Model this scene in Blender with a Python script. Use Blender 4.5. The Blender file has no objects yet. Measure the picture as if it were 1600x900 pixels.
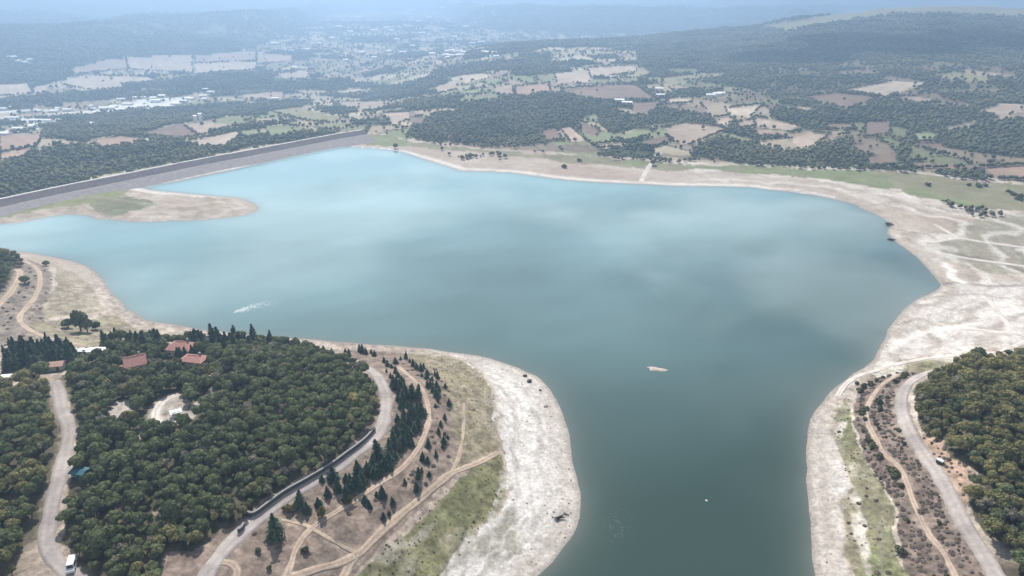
import bpy, bmesh, math, random
import numpy as np
from mathutils import Vector, Matrix

random.seed(7)
rng = np.random.default_rng(11)
R = math.radians
S = bpy.context.scene
COL = S.collection

# ------------------------------------------------------------------ camera
CAM_H = 150.0
PITCH = R(23.4)
FPX = 1101.0                       # focal length in photo pixels (1600 wide)
cam_d = bpy.data.cameras.new('camera')
cam_d.sensor_width = 36.0
cam_d.lens = FPX / 1600.0 * 36.0
cam_d.clip_start = 1.0
cam_d.clip_end = 40000.0
cam = bpy.data.objects.new('camera', cam_d)
cam.location = (0, 0, CAM_H)
cam.rotation_euler = (math.pi / 2 - PITCH, 0, 0)
COL.objects.link(cam)
S.camera = cam

# ------------------------------------------------------------------ sun, sky, exposure
SUN_EL, SUN_AZ = R(46), R(-16)     # ahead of the camera, a little to its left
sun_d = bpy.data.lights.new('sun', 'SUN')
sun_d.energy = 4.3
sun_d.angle = R(0.53)
sun_d.color = (1.0, 0.955, 0.89)
sun = bpy.data.objects.new('sun', sun_d)
to_sun = Vector((math.sin(SUN_AZ) * math.cos(SUN_EL), math.cos(SUN_AZ) * math.cos(SUN_EL), math.sin(SUN_EL)))
sun.rotation_euler = (-to_sun).to_track_quat('-Z', 'Y').to_euler()
sun.location = to_sun * 600
COL.objects.link(sun)

W = bpy.data.worlds.new('World')
S.world = W
W.use_nodes = True
wn, wl = W.node_tree.nodes, W.node_tree.links
bg = wn['Background']
bg.inputs['Strength'].default_value = 0.06
sky = wn.new('ShaderNodeTexSky')
sky.sky_type = 'NISHITA'
sky.sun_disc = False
sky.sun_elevation = SUN_EL
sky.sun_rotation = SUN_AZ
sky.air_density = 1.2
sky.dust_density = 1.0
# broken cloud layer spread evenly over the whole sky
tc = wn.new('ShaderNodeTexCoord')
sep = wn.new('ShaderNodeSeparateXYZ')
wl.new(tc.outputs['Generated'], sep.inputs[0])
mx = wn.new('ShaderNodeMath'); mx.operation = 'MAXIMUM'; mx.inputs[1].default_value = 0.04
wl.new(sep.outputs['Z'], mx.inputs[0])
dv = wn.new('ShaderNodeVectorMath'); dv.operation = 'DIVIDE'
cmb = wn.new('ShaderNodeCombineXYZ')
for k in range(3):
    wl.new(mx.outputs[0], cmb.inputs[k])
wl.new(tc.outputs['Generated'], dv.inputs[0]); wl.new(cmb.outputs[0], dv.inputs[1])
cn = wn.new('ShaderNodeTexNoise')
cn.inputs['Scale'].default_value = 0.9
cn.inputs['Detail'].default_value = 7
cn.inputs['Roughness'].default_value = 0.55
sh_ = wn.new('ShaderNodeVectorMath'); sh_.operation = 'ADD'; sh_.inputs[1].default_value = (-17.264, 11.884, 0.0)
wl.new(dv.outputs[0], sh_.inputs[0]); wl.new(sh_.outputs[0], cn.inputs['Vector'])
cr = wn.new('ShaderNodeValToRGB')
cr.color_ramp.elements[0].position = 0.49
cr.color_ramp.elements[1].position = 0.61
cr.color_ramp.elements[1].color = (0.8, 0.8, 0.8, 1)
wl.new(cn.outputs['Fac'], cr.inputs[0])
cm = wn.new('ShaderNodeMix'); cm.data_type = 'RGBA'
wl.new(cr.outputs[0], cm.inputs['Factor'])
wl.new(sky.outputs[0], cm.inputs['A'])
cm.inputs['B'].default_value = (20.0, 20.5, 21.0, 1)
wl.new(cm.outputs['Result'], bg.inputs['Color'])

S.view_settings.view_transform = 'Standard'
S.view_settings.look = 'None'
S.view_settings.exposure = 0.55
S.view_settings.gamma = 1.0
S.view_settings.use_curve_mapping = False
S.cycles.max_bounces = 4
S.cycles.diffuse_bounces = 2
S.cycles.glossy_bounces = 2
S.cycles.transmission_bounces = 2
S.cycles.volume_bounces = 0
S.cycles.use_denoising = True

# ------------------------------------------------------------------ picture -> place helpers
SP, CP = math.sin(PITCH), math.cos(PITCH)


def ray(px, py):
    a = np.asarray(px, float) - 800.0
    b = 450.0 - np.asarray(py, float)
    return a, FPX * CP + b * SP, -FPX * SP + b * CP


def project(X, Y, Z):
    dz = Z - CAM_H
    depth = Y * CP - dz * SP
    depth = np.where(depth < 1.0, 1.0, depth)
    up = Y * SP + dz * CP
    return 800.0 + FPX * X / depth, 450.0 - FPX * up / depth


def on_plane(px, py, z=0.0):
    dx, dy, dz = ray(px, py)
    dz = np.minimum(dz, -1.0)
    t = (z - CAM_H) / dz
    return dx * t, dy * t


def az_of(px):
    return np.arctan2(np.asarray(px, float) - 800.0, FPX / CP * 1.0)


# value noise on a periodic table
_tab = rng.random((256, 256)).astype(np.float32)


def vnoise(x, y):
    xi = np.floor(x).astype(np.int64); yi = np.floor(y).astype(np.int64)
    fx = (x - xi); fy = (y - yi)
    fx = fx * fx * (3 - 2 * fx); fy = fy * fy * (3 - 2 * fy)
    x0 = xi & 255; x1 = (xi + 1) & 255; y0 = yi & 255; y1 = (yi + 1) & 255
    a = _tab[x0, y0]; b = _tab[x1, y0]; c = _tab[x0, y1]; d = _tab[x1, y1]
    return (a * (1 - fx) + b * fx) * (1 - fy) + (c * (1 - fx) + d * fx) * fy


def fbm(x, y, s, o=4, off=0.0):
    x = np.asarray(x, float) / s + off; y = np.asarray(y, float) / s + off * 1.7
    t = 0; a = 0.5; n = 0
    for _ in range(o):
        t = t + a * vnoise(x, y); n += a
        x = x * 2.03 + 17.3; y = y * 2.03 + 5.1; a *= 0.5
    return t / n


def inside(poly, x, y):
    p = np.asarray(poly, float)
    out = np.zeros(x.shape, bool)
    m = (x >= p[:, 0].min()) & (x <= p[:, 0].max()) & (y >= p[:, 1].min()) & (y <= p[:, 1].max())
    if not m.any():
        return out
    xs, ys = x[m], y[m]
    r = np.zeros(xs.shape, bool)
    j = len(p) - 1
    for i in range(len(p)):
        xi, yi = p[i]; xj, yj = p[j]
        if yi != yj:
            c = ((yi > ys) != (yj > ys)) & (xs < (xj - xi) * (ys - yi) / (yj - yi) + xi)
            r ^= c
        j = i
    out[m] = r
    return out


def smooth_poly(pts, closed=False, per=4):
    p = [np.array(q, float) for q in pts]
    n = len(p); out = []
    rngi = range(n if closed else n - 1)
    for i in rngi:
        if closed:
            a, b, c, d = p[i - 1], p[i], p[(i + 1) % n], p[(i + 2) % n]
        else:
            a, b, c, d = p[max(i - 1, 0)], p[i], p[i + 1], p[min(i + 2, n - 1)]
        for k in range(per):
            t = k / per
            out.append(0.5 * ((2 * b) + (-a + c) * t + (2 * a - 5 * b + 4 * c - d) * t * t + (-a + 3 * b - 3 * c + d) * t ** 3))
    if not closed:
        out.append(p[-1])
    return np.array(out)


def seg_dist(poly, x, y, closed=True, cut=None):
    p = np.asarray(poly, np.float32)
    q = np.roll(p, -1, 0) if closed else p[1:]
    if not closed:
        p = p[:-1]
    x = x.astype(np.float32); y = y.astype(np.float32)
    best = np.full(x.shape, 1e12, np.float32)
    for (ax, ay), (bx, by) in zip(p, q):
        vx, vy = bx - ax, by - ay
        L = vx * vx + vy * vy
        if L < 1e-6:
            continue
        t = np.clip(((x - ax) * vx + (y - ay) * vy) / L, 0, 1)
        dx = x - ax - t * vx; dy = y - ay - t * vy
        np.minimum(best, dx * dx + dy * dy, out=best)
    return np.sqrt(best)


# ------------------------------------------------------------------ the shoreline
SHORE_PX = [
    (848, 893), (870, 870), (891, 841), (905, 816), (908, 790), (905, 757), (898, 723), (891, 689), (884, 659), (874, 634),
    (862, 611), (845, 594), (820, 581), (786, 567), (756, 557), (727, 552), (684, 547), (642, 542), (600, 538), (550, 535),
    (500, 532), (440, 527), (380, 522), (330, 517), (300, 512), (262, 506), (230, 499), (207, 487), (192, 475), (175, 457),
    (160, 437), (145, 422), (125, 412), (100, 405), (50, 396), (0, 390), (-120, 384), (-400, 376), (-400, 352), (-120, 354),
    (0, 351), (39, 346), (79, 338), (105, 336), (136, 338), (150, 342), (184, 345), (225, 346.5), (262, 346), (315, 344), (367, 339),
    (394, 333), (404, 326), (394, 317), (367, 309), (315, 304), (262, 299), (236, 296), (218, 291), (262, 286), (315, 275), (367, 265),
    (420, 253), (450, 245), (483, 237), (512, 232), (535, 230), (560, 231), (587, 233), (620, 237), (653, 247), (687, 257), (707, 263),
    (720, 267), (767, 269), (800, 271), (833, 275), (867, 280), (900, 283), (967, 287), (1007, 288.5), (1050, 291), (1100, 292), (1167, 293),
    (1200, 297), (1234, 300), (1269, 305), (1303, 312), (1331, 319), (1352, 329), (1369, 336), (1388, 347), (1391, 353), (1386, 364),
    (1396, 376), (1414, 388), (1434, 405), (1451, 422), (1465, 438), (1468, 448), (1448, 460), (1424, 474), (1407, 488), (1393, 501),
    (1388, 512), (1383, 526), (1372, 543), (1365, 557), (1356, 572), (1336, 584), (1316, 596), (1292, 620), (1278, 636), (1268, 656),
    (1263, 684), (1258, 720), (1257, 764), (1263, 800), (1264, 844), (1268, 880), (1272, 910), (1280, 980), (1300, 1150), (1330, 1500),
    (300, 1500), (560, 1200), (720, 1020), (800, 940)]
_sx, _sy = on_plane([p[0] for p in SHORE_PX], [p[1] for p in SHORE_PX])
SHORE = smooth_poly(np.stack([_sx, _sy], 1), True, 3)
# small wriggles of the waterline
_n = fbm(SHORE[:, 0], SHORE[:, 1], 14.0, 3) - 0.5
SHORE = SHORE + np.stack([_n, _n[::-1]], 1) * 3.0


def shore_d(x, y):
    shp = x.shape
    x = x.ravel(); y = y.ravel()
    out = np.full(x.shape, 200.0)
    m = (y < 800) & (y > -400) & (np.abs(x) < 900)
    d = seg_dist(SHORE, x[m], y[m])
    out[m] = np.where(inside(SHORE, x[m], y[m]), -d, d)
    return out.reshape(shp)


# hill ridge ahead on the right: picture height of the crest -> real crest height
RIDGE_X = [-800, 480, 560, 640, 720, 780, 860, 950, 1000, 1100, 1160, 1200, 1260, 1320, 1380, 1450, 1530, 1600, 1800, 2600]
RIDGE_Y = [200, 140, 128, 112, 98, 88, 78, 70, 62, 50, 45, 41, 30, 21, 14, 10.5, 10, 12, 16, 40]
RIDGE_D = [1200, 1200, 1250, 1320, 1400, 1480, 1560, 1640, 1680, 1760, 1820, 1850, 1900, 1950, 2000, 2050, 2080, 2100, 2150, 2200]
_ra = az_of(RIDGE_X)
_rr = np.array(RIDGE_D, float) * 1.28
_dep = PITCH - np.arctan((450 - np.array(RIDGE_Y, float)) / FPX)
_rh = np.maximum(CAM_H - _rr * np.cos(_ra) * np.tan(_dep) * 1.0, 0)
_rh[:3] = 0
# mountains far off
MT_X = [-900, 0, 60, 120, 200, 330, 400, 450, 480, 520, 600, 680, 720, 760, 800, 1000, 1200, 1600, 2600]
MT_D = [1250, 1330, 1370, 1480, 1640, 1760, 2050, 2500, 3000, 4000, 4600, 4200, 3100, 2600, 2400, 2400, 2700, 3100, 3300]
_ma = az_of(MT_X)
MT_D = [d * 1.42 for d in MT_D]
DROP = 70.0
_wa = az_of([-3000, 560, 800, 5000]); _ww = [1.0, 1.0, 0.0, 0.0]


def sst(t):
    t = np.clip(t, 0, 1)
    return t * t * (3 - 2 * t)



def hill_parts(x, y):
    az = np.arctan2(x, np.maximum(y, 1e-3))
    az = np.where(y > 0, az, np.where(x > 0, 1.5, -1.5))
    r = np.hypot(x, y)
    rc = np.interp(az, _ra, _rr); hc = np.interp(az, _ra, _rh)
    t = np.clip((r - 640) / (rc - 640), 0, 1)
    rise = t ** 1.15
    back = np.clip((r - rc) / 700, 0, 1)
    back = back * back * (3 - 2 * back)
    soft = 1 - 0.06 * np.exp(-((r - rc) / 120.0) ** 2)
    wl = np.interp(az, _wa, _ww)
    hc2 = hc + DROP * wl * sst((rc - 640) / 1000) * np.clip(hc / 6, 0, 1)
    hill = hc2 * np.where(r < rc, rise, 1 - back) * soft
    rm = np.interp(az, _ma, MT_D)
    m = np.clip(r - rm, 0, 4000)
    mt = (98 * sst(m / 1050) * (1 - .5 * sst((m - 1000) / 900)) * (.75 + .5 * fbm(az * 3.2, az * 0 + 2.0, .35, 3)) + 215 * sst((m - 2200) / 1900)) * np.clip(m / 40, 0, 1)
    mt = mt * (0.86 + 0.28 * (fbm(x, y, 620.0, 4, 9) - 0.5) * 1.6)
    mt = np.minimum(mt, 246)
    drop = -DROP * np.maximum(wl * np.where(y > 0, 1, 0), back * (y > 0)) * sst((r - 640) / 1000)
    return hill, mt, r, rc, rm, drop


BUMPS = [((330, 700), 95, 9.0), ((60, 760), 70, 7.0), ((1600, 720), 90, 10.0), ((0, 450), 70, 6.0), ((1560, 640), 60, 4.0)]
BUMPS = [(on_plane(p[0], p[1]), s, h) for p, s, h in BUMPS]


def height(x, y, d=None):
    x = np.asarray(x, float); y = np.asarray(y, float)
    if d is None:
        d = shore_d(x, y)
    hill, mt, r, rc, rm, drop = hill_parts(x, y)
    amp = np.where(y > 520, 3.0, 6.0)
    amp = np.where((y > 380) & (y <= 520), 6.0 - 3.0 * (y - 380) / 140.0, amp)
    dl = np.maximum(d, 0)
    h = amp * (1 - np.exp(-0.045 * dl / amp))
    for (bx, by), s, hb in BUMPS:
        h = h + hb * np.exp(-((x - bx) ** 2 + (y - by) ** 2) / (2 * s * s)) * np.clip(dl / 45, 0, 1) ** 1.5
    h = h + (fbm(x, y, 38.0, 3, 3) - 0.5) * 2.2 * np.clip(dl / 40, 0, 1)
    h = h + drop + hill + mt + (fbm(x, y, 170.0, 4, 5) - 0.5) * np.clip(hill / 20, 0, 1) * 22
    h = h + (fbm(x, y, 380.0, 3, 6) - 0.5) * np.clip(mt / 30, 0, 1) * 60
    h = np.minimum(h, 178)
    under = -0.16 * np.maximum(-d, 0)
    return np.where(d > 0, h, np.maximum(under, -7.0))


def at(px, py, it=22):
    """pixel of the photograph -> point on the ground"""
    px = np.atleast_1d(np.asarray(px, float)); py = np.atleast_1d(np.asarray(py, float))
    z = np.zeros(px.shape)
    for _ in range(it):
        x, y = on_plane(px, py, z)
        h = height(x, y)
        z = 0.5 * z + 0.5 * np.where((h < 0) & (y < 560), 0, h)
    x, y = on_plane(px, py, z)
    h = height(x, y)
    return np.stack([x, y, np.where((h < 0) & (y < 560), 0, h)], 1)


def at1(px, py):
    return Vector(at([px], [py])[0])


# ------------------------------------------------------------------ land cover, outlined on the photograph
FIELDS = [
    ('brown', [(213, 210), (283, 193), (310, 213), (277, 218)]),
    ('tan', [(290, 197), (333, 192), (368, 195), (330, 205), (318, 213), (311, 212)]),
    ('straw', [(293, 221), (367, 206), (376, 208), (373, 214), (353, 230), (317, 230)]),
    ('green', [(378, 204), (402, 202), (408, 214), (378, 216)]),
    ('green', [(413, 198), (443, 195), (480, 200), (423, 217)]),
    ('olive', [(417, 173), (470, 168), (533, 185), (525, 193), (480, 190)]),
    ('pink', [(150, 218), (190, 213), (222, 217), (215, 224), (160, 230)]),
    ('pink', [(0, 211), (65, 211), (62, 224), (0, 236)]),
    ('pink', [(0, 240), (58, 229), (40, 246), (0, 254)]),
    ('straw', [(107, 120), (150, 118), (233, 121), (247, 128), (190, 131), (193, 138), (147, 142), (100, 133)]),
    ('straw', [(-60, 135), (43, 130), (50, 147), (-60, 156)]),
    ('straw', [(50, 137), (70, 133), (73, 145), (57, 147)]),
    ('tan', [(110, 107), (167, 93), (196, 90), (200, 108), (117, 117)]),
    ('straw', [(198, 90), (233, 88), (300, 85), (302, 115), (204, 109)]),
    ('tan', [(305, 85), (400, 80), (400, 95), (306, 99)]),
    ('straw', [(306, 101), (400, 97), (400, 110), (306, 116)]),
    ('tan', [(402, 83), (457, 87), (457, 97), (402, 100)]),
    ('straw', [(433, 115), (477, 110), (487, 122), (443, 125)]),
    ('tan', [(380, 147), (443, 143), (443, 153), (380, 156)]),
    ('straw', [(527, 142), (563, 138), (567, 145), (530, 148)]),
    ('tan', [(517, 160), (600, 158), (600, 167), (543, 170)]),
    ('tan', [(600, 177), (638, 175), (640, 188), (615, 198)]),
    ('straw', [(720, 120), (750, 115), (770, 118), (727, 130)]),
    ('green', [(750, 128), (773, 123), (793, 127), (770, 135)]),
    ('tan', [(677, 137), (710, 127), (717, 140), (687, 147)]),
    ('green', [(720, 143), (753, 138), (753, 147), (723, 150)]),
    ('tan', [(773, 138), (800, 133), (803, 150), (777, 148)]),
    ('straw', [(867, 115), (913, 110), (927, 123), (920, 128), (870, 130)]),
    ('straw', [(917, 107), (987, 102), (1000, 110), (987, 115), (923, 122)]),
    ('olive', [(1002, 104), (1017, 115), (1000, 123), (960, 123), (990, 116)]),
    ('pink', [(805, 134), (813, 135), (857, 130), (860, 143), (806, 153)]),
    ('brown', [(877, 140), (960, 132), (993, 133), (1013, 147), (1027, 157), (933, 157), (883, 147)]),
    ('brown', [(987, 160), (1027, 160), (1027, 170), (1000, 180), (987, 173)]),
    ('straw', [(1042, 155), (1083, 153), (1080, 162), (1047, 163)]),
    ('green', [(963, 217), (993, 202), (1027, 200), (1013, 213), (977, 222)]),
    ('tan', [(1040, 200), (1067, 192), (1120, 197), (1137, 203), (1120, 210), (1077, 227), (1053, 223)]),
    ('straw', [(1133, 170), (1193, 163), (1173, 182), (1137, 178)]),
    ('tan', [(1117, 184), (1138, 182), (1148, 190), (1127, 197)]),
    ('tan', [(1150, 193), (1178, 186), (1178, 199), (1155, 200)]),
    ('brown', [(983, 227), (1040, 212), (1050, 219), (1027, 230)]),
    ('brown', [(900, 187), (937, 203), (933, 213), (913, 207)]),
    ('straw', [(1310, 143), (1393, 127), (1447, 130), (1400, 147), (1383, 153), (1342, 146)]),
    ('brown', [(1250, 152), (1310, 145), (1340, 148), (1373, 154), (1327, 170), (1277, 160)]),
    ('tan', [(1217, 167), (1273, 168), (1260, 177)]),
    ('tan', [(1397, 152), (1430, 150), (1470, 160), (1427, 163)]),
    ('tan', [(1180, 182), (1200, 187), (1247, 197), (1233, 203), (1180, 198)]),
    ('tan', [(1237, 217), (1270, 207), (1297, 210), (1267, 233), (1243, 227)]),
    ('brown', [(1290, 193), (1327, 193), (1337, 203), (1293, 203)]),
    ('brown', [(1353, 247), (1400, 237), (1400, 260), (1357, 260)]),
    ('green', [(1423, 210), (1443, 205), (1470, 210), (1460, 217), (1430, 218)]),
    ('brown', [(1423, 222), (1473, 223), (1473, 230), (1430, 230)]),
    ('tan', [(1527, 173), (1567, 160), (1620, 163), (1620, 173), (1550, 180)]),
    ('brown', [(1420, 253), (1500, 257), (1500, 262), (1427, 263)]),
    ('pink', [(1537, 262), (1620, 257), (1620, 282), (1560, 280)]),
    ('brown', [(1353, 190), (1390, 190), (1390, 210), (1350, 215)]),
    ('pink', [(1180, 202), (1230, 206), (1225, 215), (1180, 212)]),
    ('brown', [(845, 205), (868, 200), (880, 220), (855, 222)]),
    ('tan', [(874, 200), (892, 198), (915, 220), (890, 222)]),
    ('tan', [(925, 226), (975, 222), (985, 229), (935, 233)]),
]
FCOL = {'brown': (.20, .145, .115), 'tan': (.36, .285, .225), 'straw': (.43, .36, .285), 'green': (.205, .225, .125),
        'olive': (.25, .235, .135), 'pink': (.33, .235, .18)}

Z_NGRASS = [(545, 208), (600, 211), (640, 222), (700, 228), (780, 236), (860, 240), (920, 246), (1000, 250), (1060, 255), (1130, 258),
            (1250, 262), (1350, 266), (1420, 270), (1500, 280), (1600, 288), (1800, 300), (1800, 345), (1600, 332), (1500, 326), (1430, 305),
            (1380, 292), (1290, 282), (1200, 272), (1120, 267), (1030, 265), (950, 259), (870, 251), (800, 243), (730, 236), (660, 231),
            (600, 227), (550, 222)]
Z_RGRASS = [(1490, 345), (1600, 335), (1800, 340), (1800, 440), (1600, 430), (1540, 422), (1475, 404), (1450, 382), (1480, 360)]
Z_RGRASS2 = [(1350, 588), (1420, 571), (1500, 562), (1570, 555), (1600, 540), (1800, 505), (1800, 560), (1530, 562), (1440, 584), (1340, 606)]
Z_SPITGRASS = [(-200, 355), (-200, 330), (0, 318), (150, 296), (205, 297), (180, 315), (150, 318), (120, 322), (60, 330), (0, 341), (-100, 352)]
Z_SPITDARK = [(138, 322), (160, 308), (215, 310), (246, 321), (205, 329), (165, 340)]
Z_LEFTBROWN = [(-300, 425), (0, 428), (45, 408), (70, 418), (80, 424), (80, 450), (74, 466), (68, 480), (74, 497), (62, 500), (60, 520), (130, 540), (40, 545), (-300, 575)]
Z_LEFTOLIVE = [(82, 412), (120, 425), (148, 450), (150, 480), (110, 492), (72, 495), (70, 472), (88, 445)]
Z_LEFTDRY = [(40, 500), (75, 496), (120, 500), (160, 492), (205, 505), (250, 520), (200, 530), (130, 545), (60, 520)]
Z_PENWHITE = [(640, 540), (700, 556), (735, 566), (757, 585), (770, 612), (776, 650), (778, 705), (790, 735), (796, 770), (778, 800),
              (750, 832), (725, 870), (695, 910), (640, 990), (1000, 990), (930, 800), (900, 600), (800, 560)]
Z_PENGREEN = [(776, 712), (785, 735), (790, 770), (772, 802), (745, 834), (720, 870), (690, 910), (540, 910), (590, 860), (620, 835), (665, 800), (700, 765), (730, 730)]
Z_PENOLIVE = [(630, 550), (700, 556), (735, 566), (757, 585), (770, 612), (776, 650), (776, 708), (740, 726), (708, 738), (700, 720),
              (712, 660), (700, 610), (670, 580), (620, 560)]
Z_RWHITE = [(1380, 470), (1500, 440), (1620, 440), (1700, 520), (1600, 535), (1500, 553), (1410, 566), (1356, 582), (1330, 600), (1302, 622), (1294, 660),
            (1302, 690), (1314, 728), (1320, 764), (1314, 812), (1322, 852), (1345, 905), (1360, 960), (1200, 960), (1240, 700), (1300, 580)]
Z_RGREEN = [(1306, 640), (1300, 670), (1316, 728), (1322, 764), (1318, 812), (1326, 852), (1350, 905), (1440, 905), (1400, 860), (1395, 800), (1378, 760),
            (1350, 720), (1340, 680), (1334, 640), (1325, 615)]
Z_RSCRUB = [(1345, 602), (1400, 580), (1440, 585), (1420, 600), (1416, 650), (1450, 715), (1490, 790), (1540, 890), (1560, 960), (1450, 960), (1410, 860),
            (1400, 800), (1380, 760), (1352, 720), (1345, 680), (1338, 640)]
Z_RROADSIDE = [(1436, 680), (1475, 690), (1500, 720), (1535, 745), (1520, 770), (1500, 790), (1490, 780), (1450, 715)]

W_A = [(93, 604), (110, 640), (121, 680), (116, 722), (104, 762), (94, 800), (90, 850), (118, 866), (128, 910), (250, 915), (262, 862), (290, 868), (325, 838),
       (372, 812), (395, 800), (448, 764), (500, 735), (542, 708), (572, 680), (588, 655), (592, 628), (586, 604), (574, 586), (556, 575),
       (530, 562), (490, 547), (440, 534), (400, 534), (350, 531), (300, 530), (262, 533), (230, 532), (185, 535), (140, 548), (128, 570), (112, 582)]
W_B = [(-300, 600), (30, 605), (70, 590), (82, 605), (92, 640), (98, 680), (90, 715), (72, 750), (60, 790), (52, 835), (36, 868), (30, 912), (-300, 912)]
W_R = [(1480, 572), (1528, 562), (1600, 556), (1900, 530), (1900, 980), (1610, 960), (1596, 905), (1566, 852), (1540, 838), (1516, 796), (1506, 768), (1534, 748),
       (1522, 730), (1482, 714), (1474, 690), (1436, 678), (1424, 645), (1436, 606), (1460, 592)]
CLEAR = [[(166, 645), (176, 630), (205, 622), (212, 640), (210, 655), (185, 655)],
         [(236, 664), (240, 640), (248, 622), (290, 612), (296, 630), (288, 652), (262, 664)],
         [(284, 655), (300, 632), (335, 605), (342, 612), (318, 634), (300, 654)],
         [(216, 685), (224, 664), (232, 664), (226, 688)],
         [(357, 580), (372, 578), (372, 596), (362, 600)],
         [(425, 645), (436, 638), (446, 652), (434, 660)],
         [(250, 905), (256, 862), (300, 862), (330, 845), (330, 905)],
         [(186, 780), (198, 775), (202, 790), (190, 792)],
         [(236, 800), (246, 790), (250, 800), (240, 806)]]
W_GROVE = [(6, 590), (10, 560), (26, 545), (60, 541), (108, 541), (120, 560), (118, 580), (80, 586), (40, 590)]
W_KNOLL = [(-200, 398), (0, 397), (14, 396), (36, 408), (38, 416), (24, 420), (14, 440), (0, 460), (-200, 480)]
W_CONIF = [(608, 600), (632, 604), (650, 616), (663, 640), (665, 662), (656, 694), (644, 720), (620, 742), (584, 766), (556, 778), (540, 770), (566, 752),
           (592, 724), (608, 694), (616, 664), (616, 630)]
HILL_WOODS = [
    [(1075, 246), (1090, 226), (1120, 215), (1180, 224), (1230, 237), (1290, 222), (1330, 218), (1345, 245), (1338, 261), (1200, 256)],
    [(1200, 172), (1260, 178), (1285, 188), (1262, 204), (1240, 194), (1205, 186)],
    [(1330, 172), (1400, 157), (1460, 166), (1520, 165), (1560, 150), (1600, 145), (1600, 157), (1540, 186), (1480, 200), (1420, 205), (1392, 188), (1335, 186)],
    [(1402, 226), (1424, 206), (1420, 268), (1400, 264)], [(1475, 206), (1600, 182), (1620, 232), (1540, 242), (1480, 228)], [(1460, 270), (1530, 264), (1542, 286), (1470, 281)],
    [(640, 205), (680, 178), (760, 165), (860, 160), (880, 185), (850, 225), (760, 230), (690, 222), (630, 212)],
    [(930, 172), (985, 180), (1040, 176), (1110, 184), (1120, 192), (1060, 190), (1000, 198), (960, 208), (938, 198)]]
LEFT_WOODS = [
    [(0, 302), (0, 256), (60, 236), (130, 226), (220, 233), (290, 228), (330, 233), (420, 216), (480, 206), (548, 198), (400, 229), (210, 264), (100, 285)],
    [(60, 214), (80, 195), (150, 181), (230, 171), (330, 166), (420, 160), (500, 163), (420, 172), (330, 186), (290, 190), (214, 207), (212, 212), (160, 213), (130, 222)],
    [(-50, 166), (0, 156), (60, 148), (150, 143), (300, 141), (300, 150), (180, 155), (60, 164)],
    [(190, 133), (250, 127), (330, 117), (425, 112), (430, 126), (520, 125), (640, 138), (540, 138), (450, 141), (300, 145)],
    [(560, 150), (640, 128), (760, 98), (860, 82), (860, 110), (760, 112), (680, 125), (660, 150), (600, 156)],
]
HILLTOP = [(1190, 42), (1330, 17), (1450, 5), (1800, 5), (1800, 34), (1600, 27), (1480, 21), (1400, 22), (1330, 30), (1230, 48)]
QUARRY = [[(57, 180), (140, 172), (190, 163), (215, 156), (300, 150), (296, 160), (230, 170), (180, 174), (110, 177)],
          [(0, 183), (85, 188), (88, 192), (66, 194), (0, 189)], [(-40, 174), (75, 170), (75, 173), (-40, 177)], [(0, 205), (60, 199), (62, 201), (4, 210)]]

# roads and tracks
ROADS = {
    'curved': (4.1, [(545, 564), (570, 574), (585, 583), (595, 597), (602, 615), (603, 640), (599, 660), (589, 680), (574, 694), (545, 717), (520, 735),
                     (482, 757), (450, 776), (420, 798), (395, 818), (370, 840), (350, 860), (332, 884), (318, 912), (300, 960)]),
    'left': (4.0, [(84, 596), (90, 606), (97, 640), (108, 670), (104, 700), (94, 740), (85, 770), (78, 810), (74, 845), (84, 872), (102, 890), (125, 908), (150, 940)]),
    'right': (3.9, [(1482, 577), (1450, 583), (1422, 597), (1410, 616), (1409, 640), (1418, 668), (1434, 696), (1454, 724), (1473, 752), (1489, 784), (1505, 816),
                    (1528, 852), (1552, 892), (1580, 945)]),
}
TRACKS = {
    'a': (2.0, [(622, 573), (645, 592), (660, 610), (668, 630), (670, 655), (661, 685), (650, 705), (640, 720), (620, 738), (590, 757), (560, 778), (530, 797),
                (500, 816), (477, 835), (463, 857), (455, 880), (446, 910)]),
    'b': (2.3, [(777, 708), (750, 722), (720, 734), (705, 740), (690, 752), (660, 777), (630, 802), (600, 827), (572, 855), (548, 880), (530, 915)]),
    'c': (2.0, [(448, 902), (470, 898), (500, 888), (540, 876), (566, 862)]),
    'd': (1.2, [(706, 738), (717, 715), (722, 690), (725, 660), (725, 630)]),
    'e': (2.0, [(338, 880), (352, 878), (366, 884), (371, 896), (364, 912)]),
    'f': (1.8, [(1404, 585), (1380, 600), (1364, 620), (1354, 640), (1356, 660), (1368, 684), (1381, 708), (1404, 730), (1416, 752), (1424, 776), (1436, 804),
                (1452, 836), (1472, 860), (1492, 900), (1510, 945)]),
    'g': (2.4, [(1640, 520), (1588, 540), (1552, 551), (1500, 556), (1456, 559), (1412, 567), (1376, 577), (1340, 588), (1320, 602), (1309, 619)]),
    'h': (2.2, [(-40, 555), (0, 545), (40, 536), (75, 533)]),
    'i': (2.5, [(38, 408), (56, 418), (62, 430), (62, 445), (54, 465), (40, 482), (31, 495), (36, 508), (60, 522), (85, 531), (110, 536), (132, 541)]),
    'j': (3.2, [(26, 421), (31, 426), (27, 440), (14, 460), (-10, 484)]),
    'k': (4.0, [(1030, 240), (1018, 255), (1010, 268), (1002, 284)]),
    'l': (3.2, [(1660, 396), (1600, 387), (1540, 379), (1500, 373), (1470, 377), (1444, 382), (1470, 396), (1540, 408), (1660, 424)]),
    'm': (2.4, [(1500, 373), (1480, 362), (1460, 350)]),
    'n': (3.0, [(1500, 514), (1540, 516), (1600, 524), (1660, 532)]),
    'o': (2.2, [(1545, 466), (1560, 490), (1585, 516)]),
    'p': (1.1, [(560, 866), (520, 845), (480, 822), (440, 812)]),
    'q': (3.0, [(278, 652), (262, 664), (248, 661), (242, 651), (247, 636), (258, 625), (274, 618)]),
}
ROAD_W = {}
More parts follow.
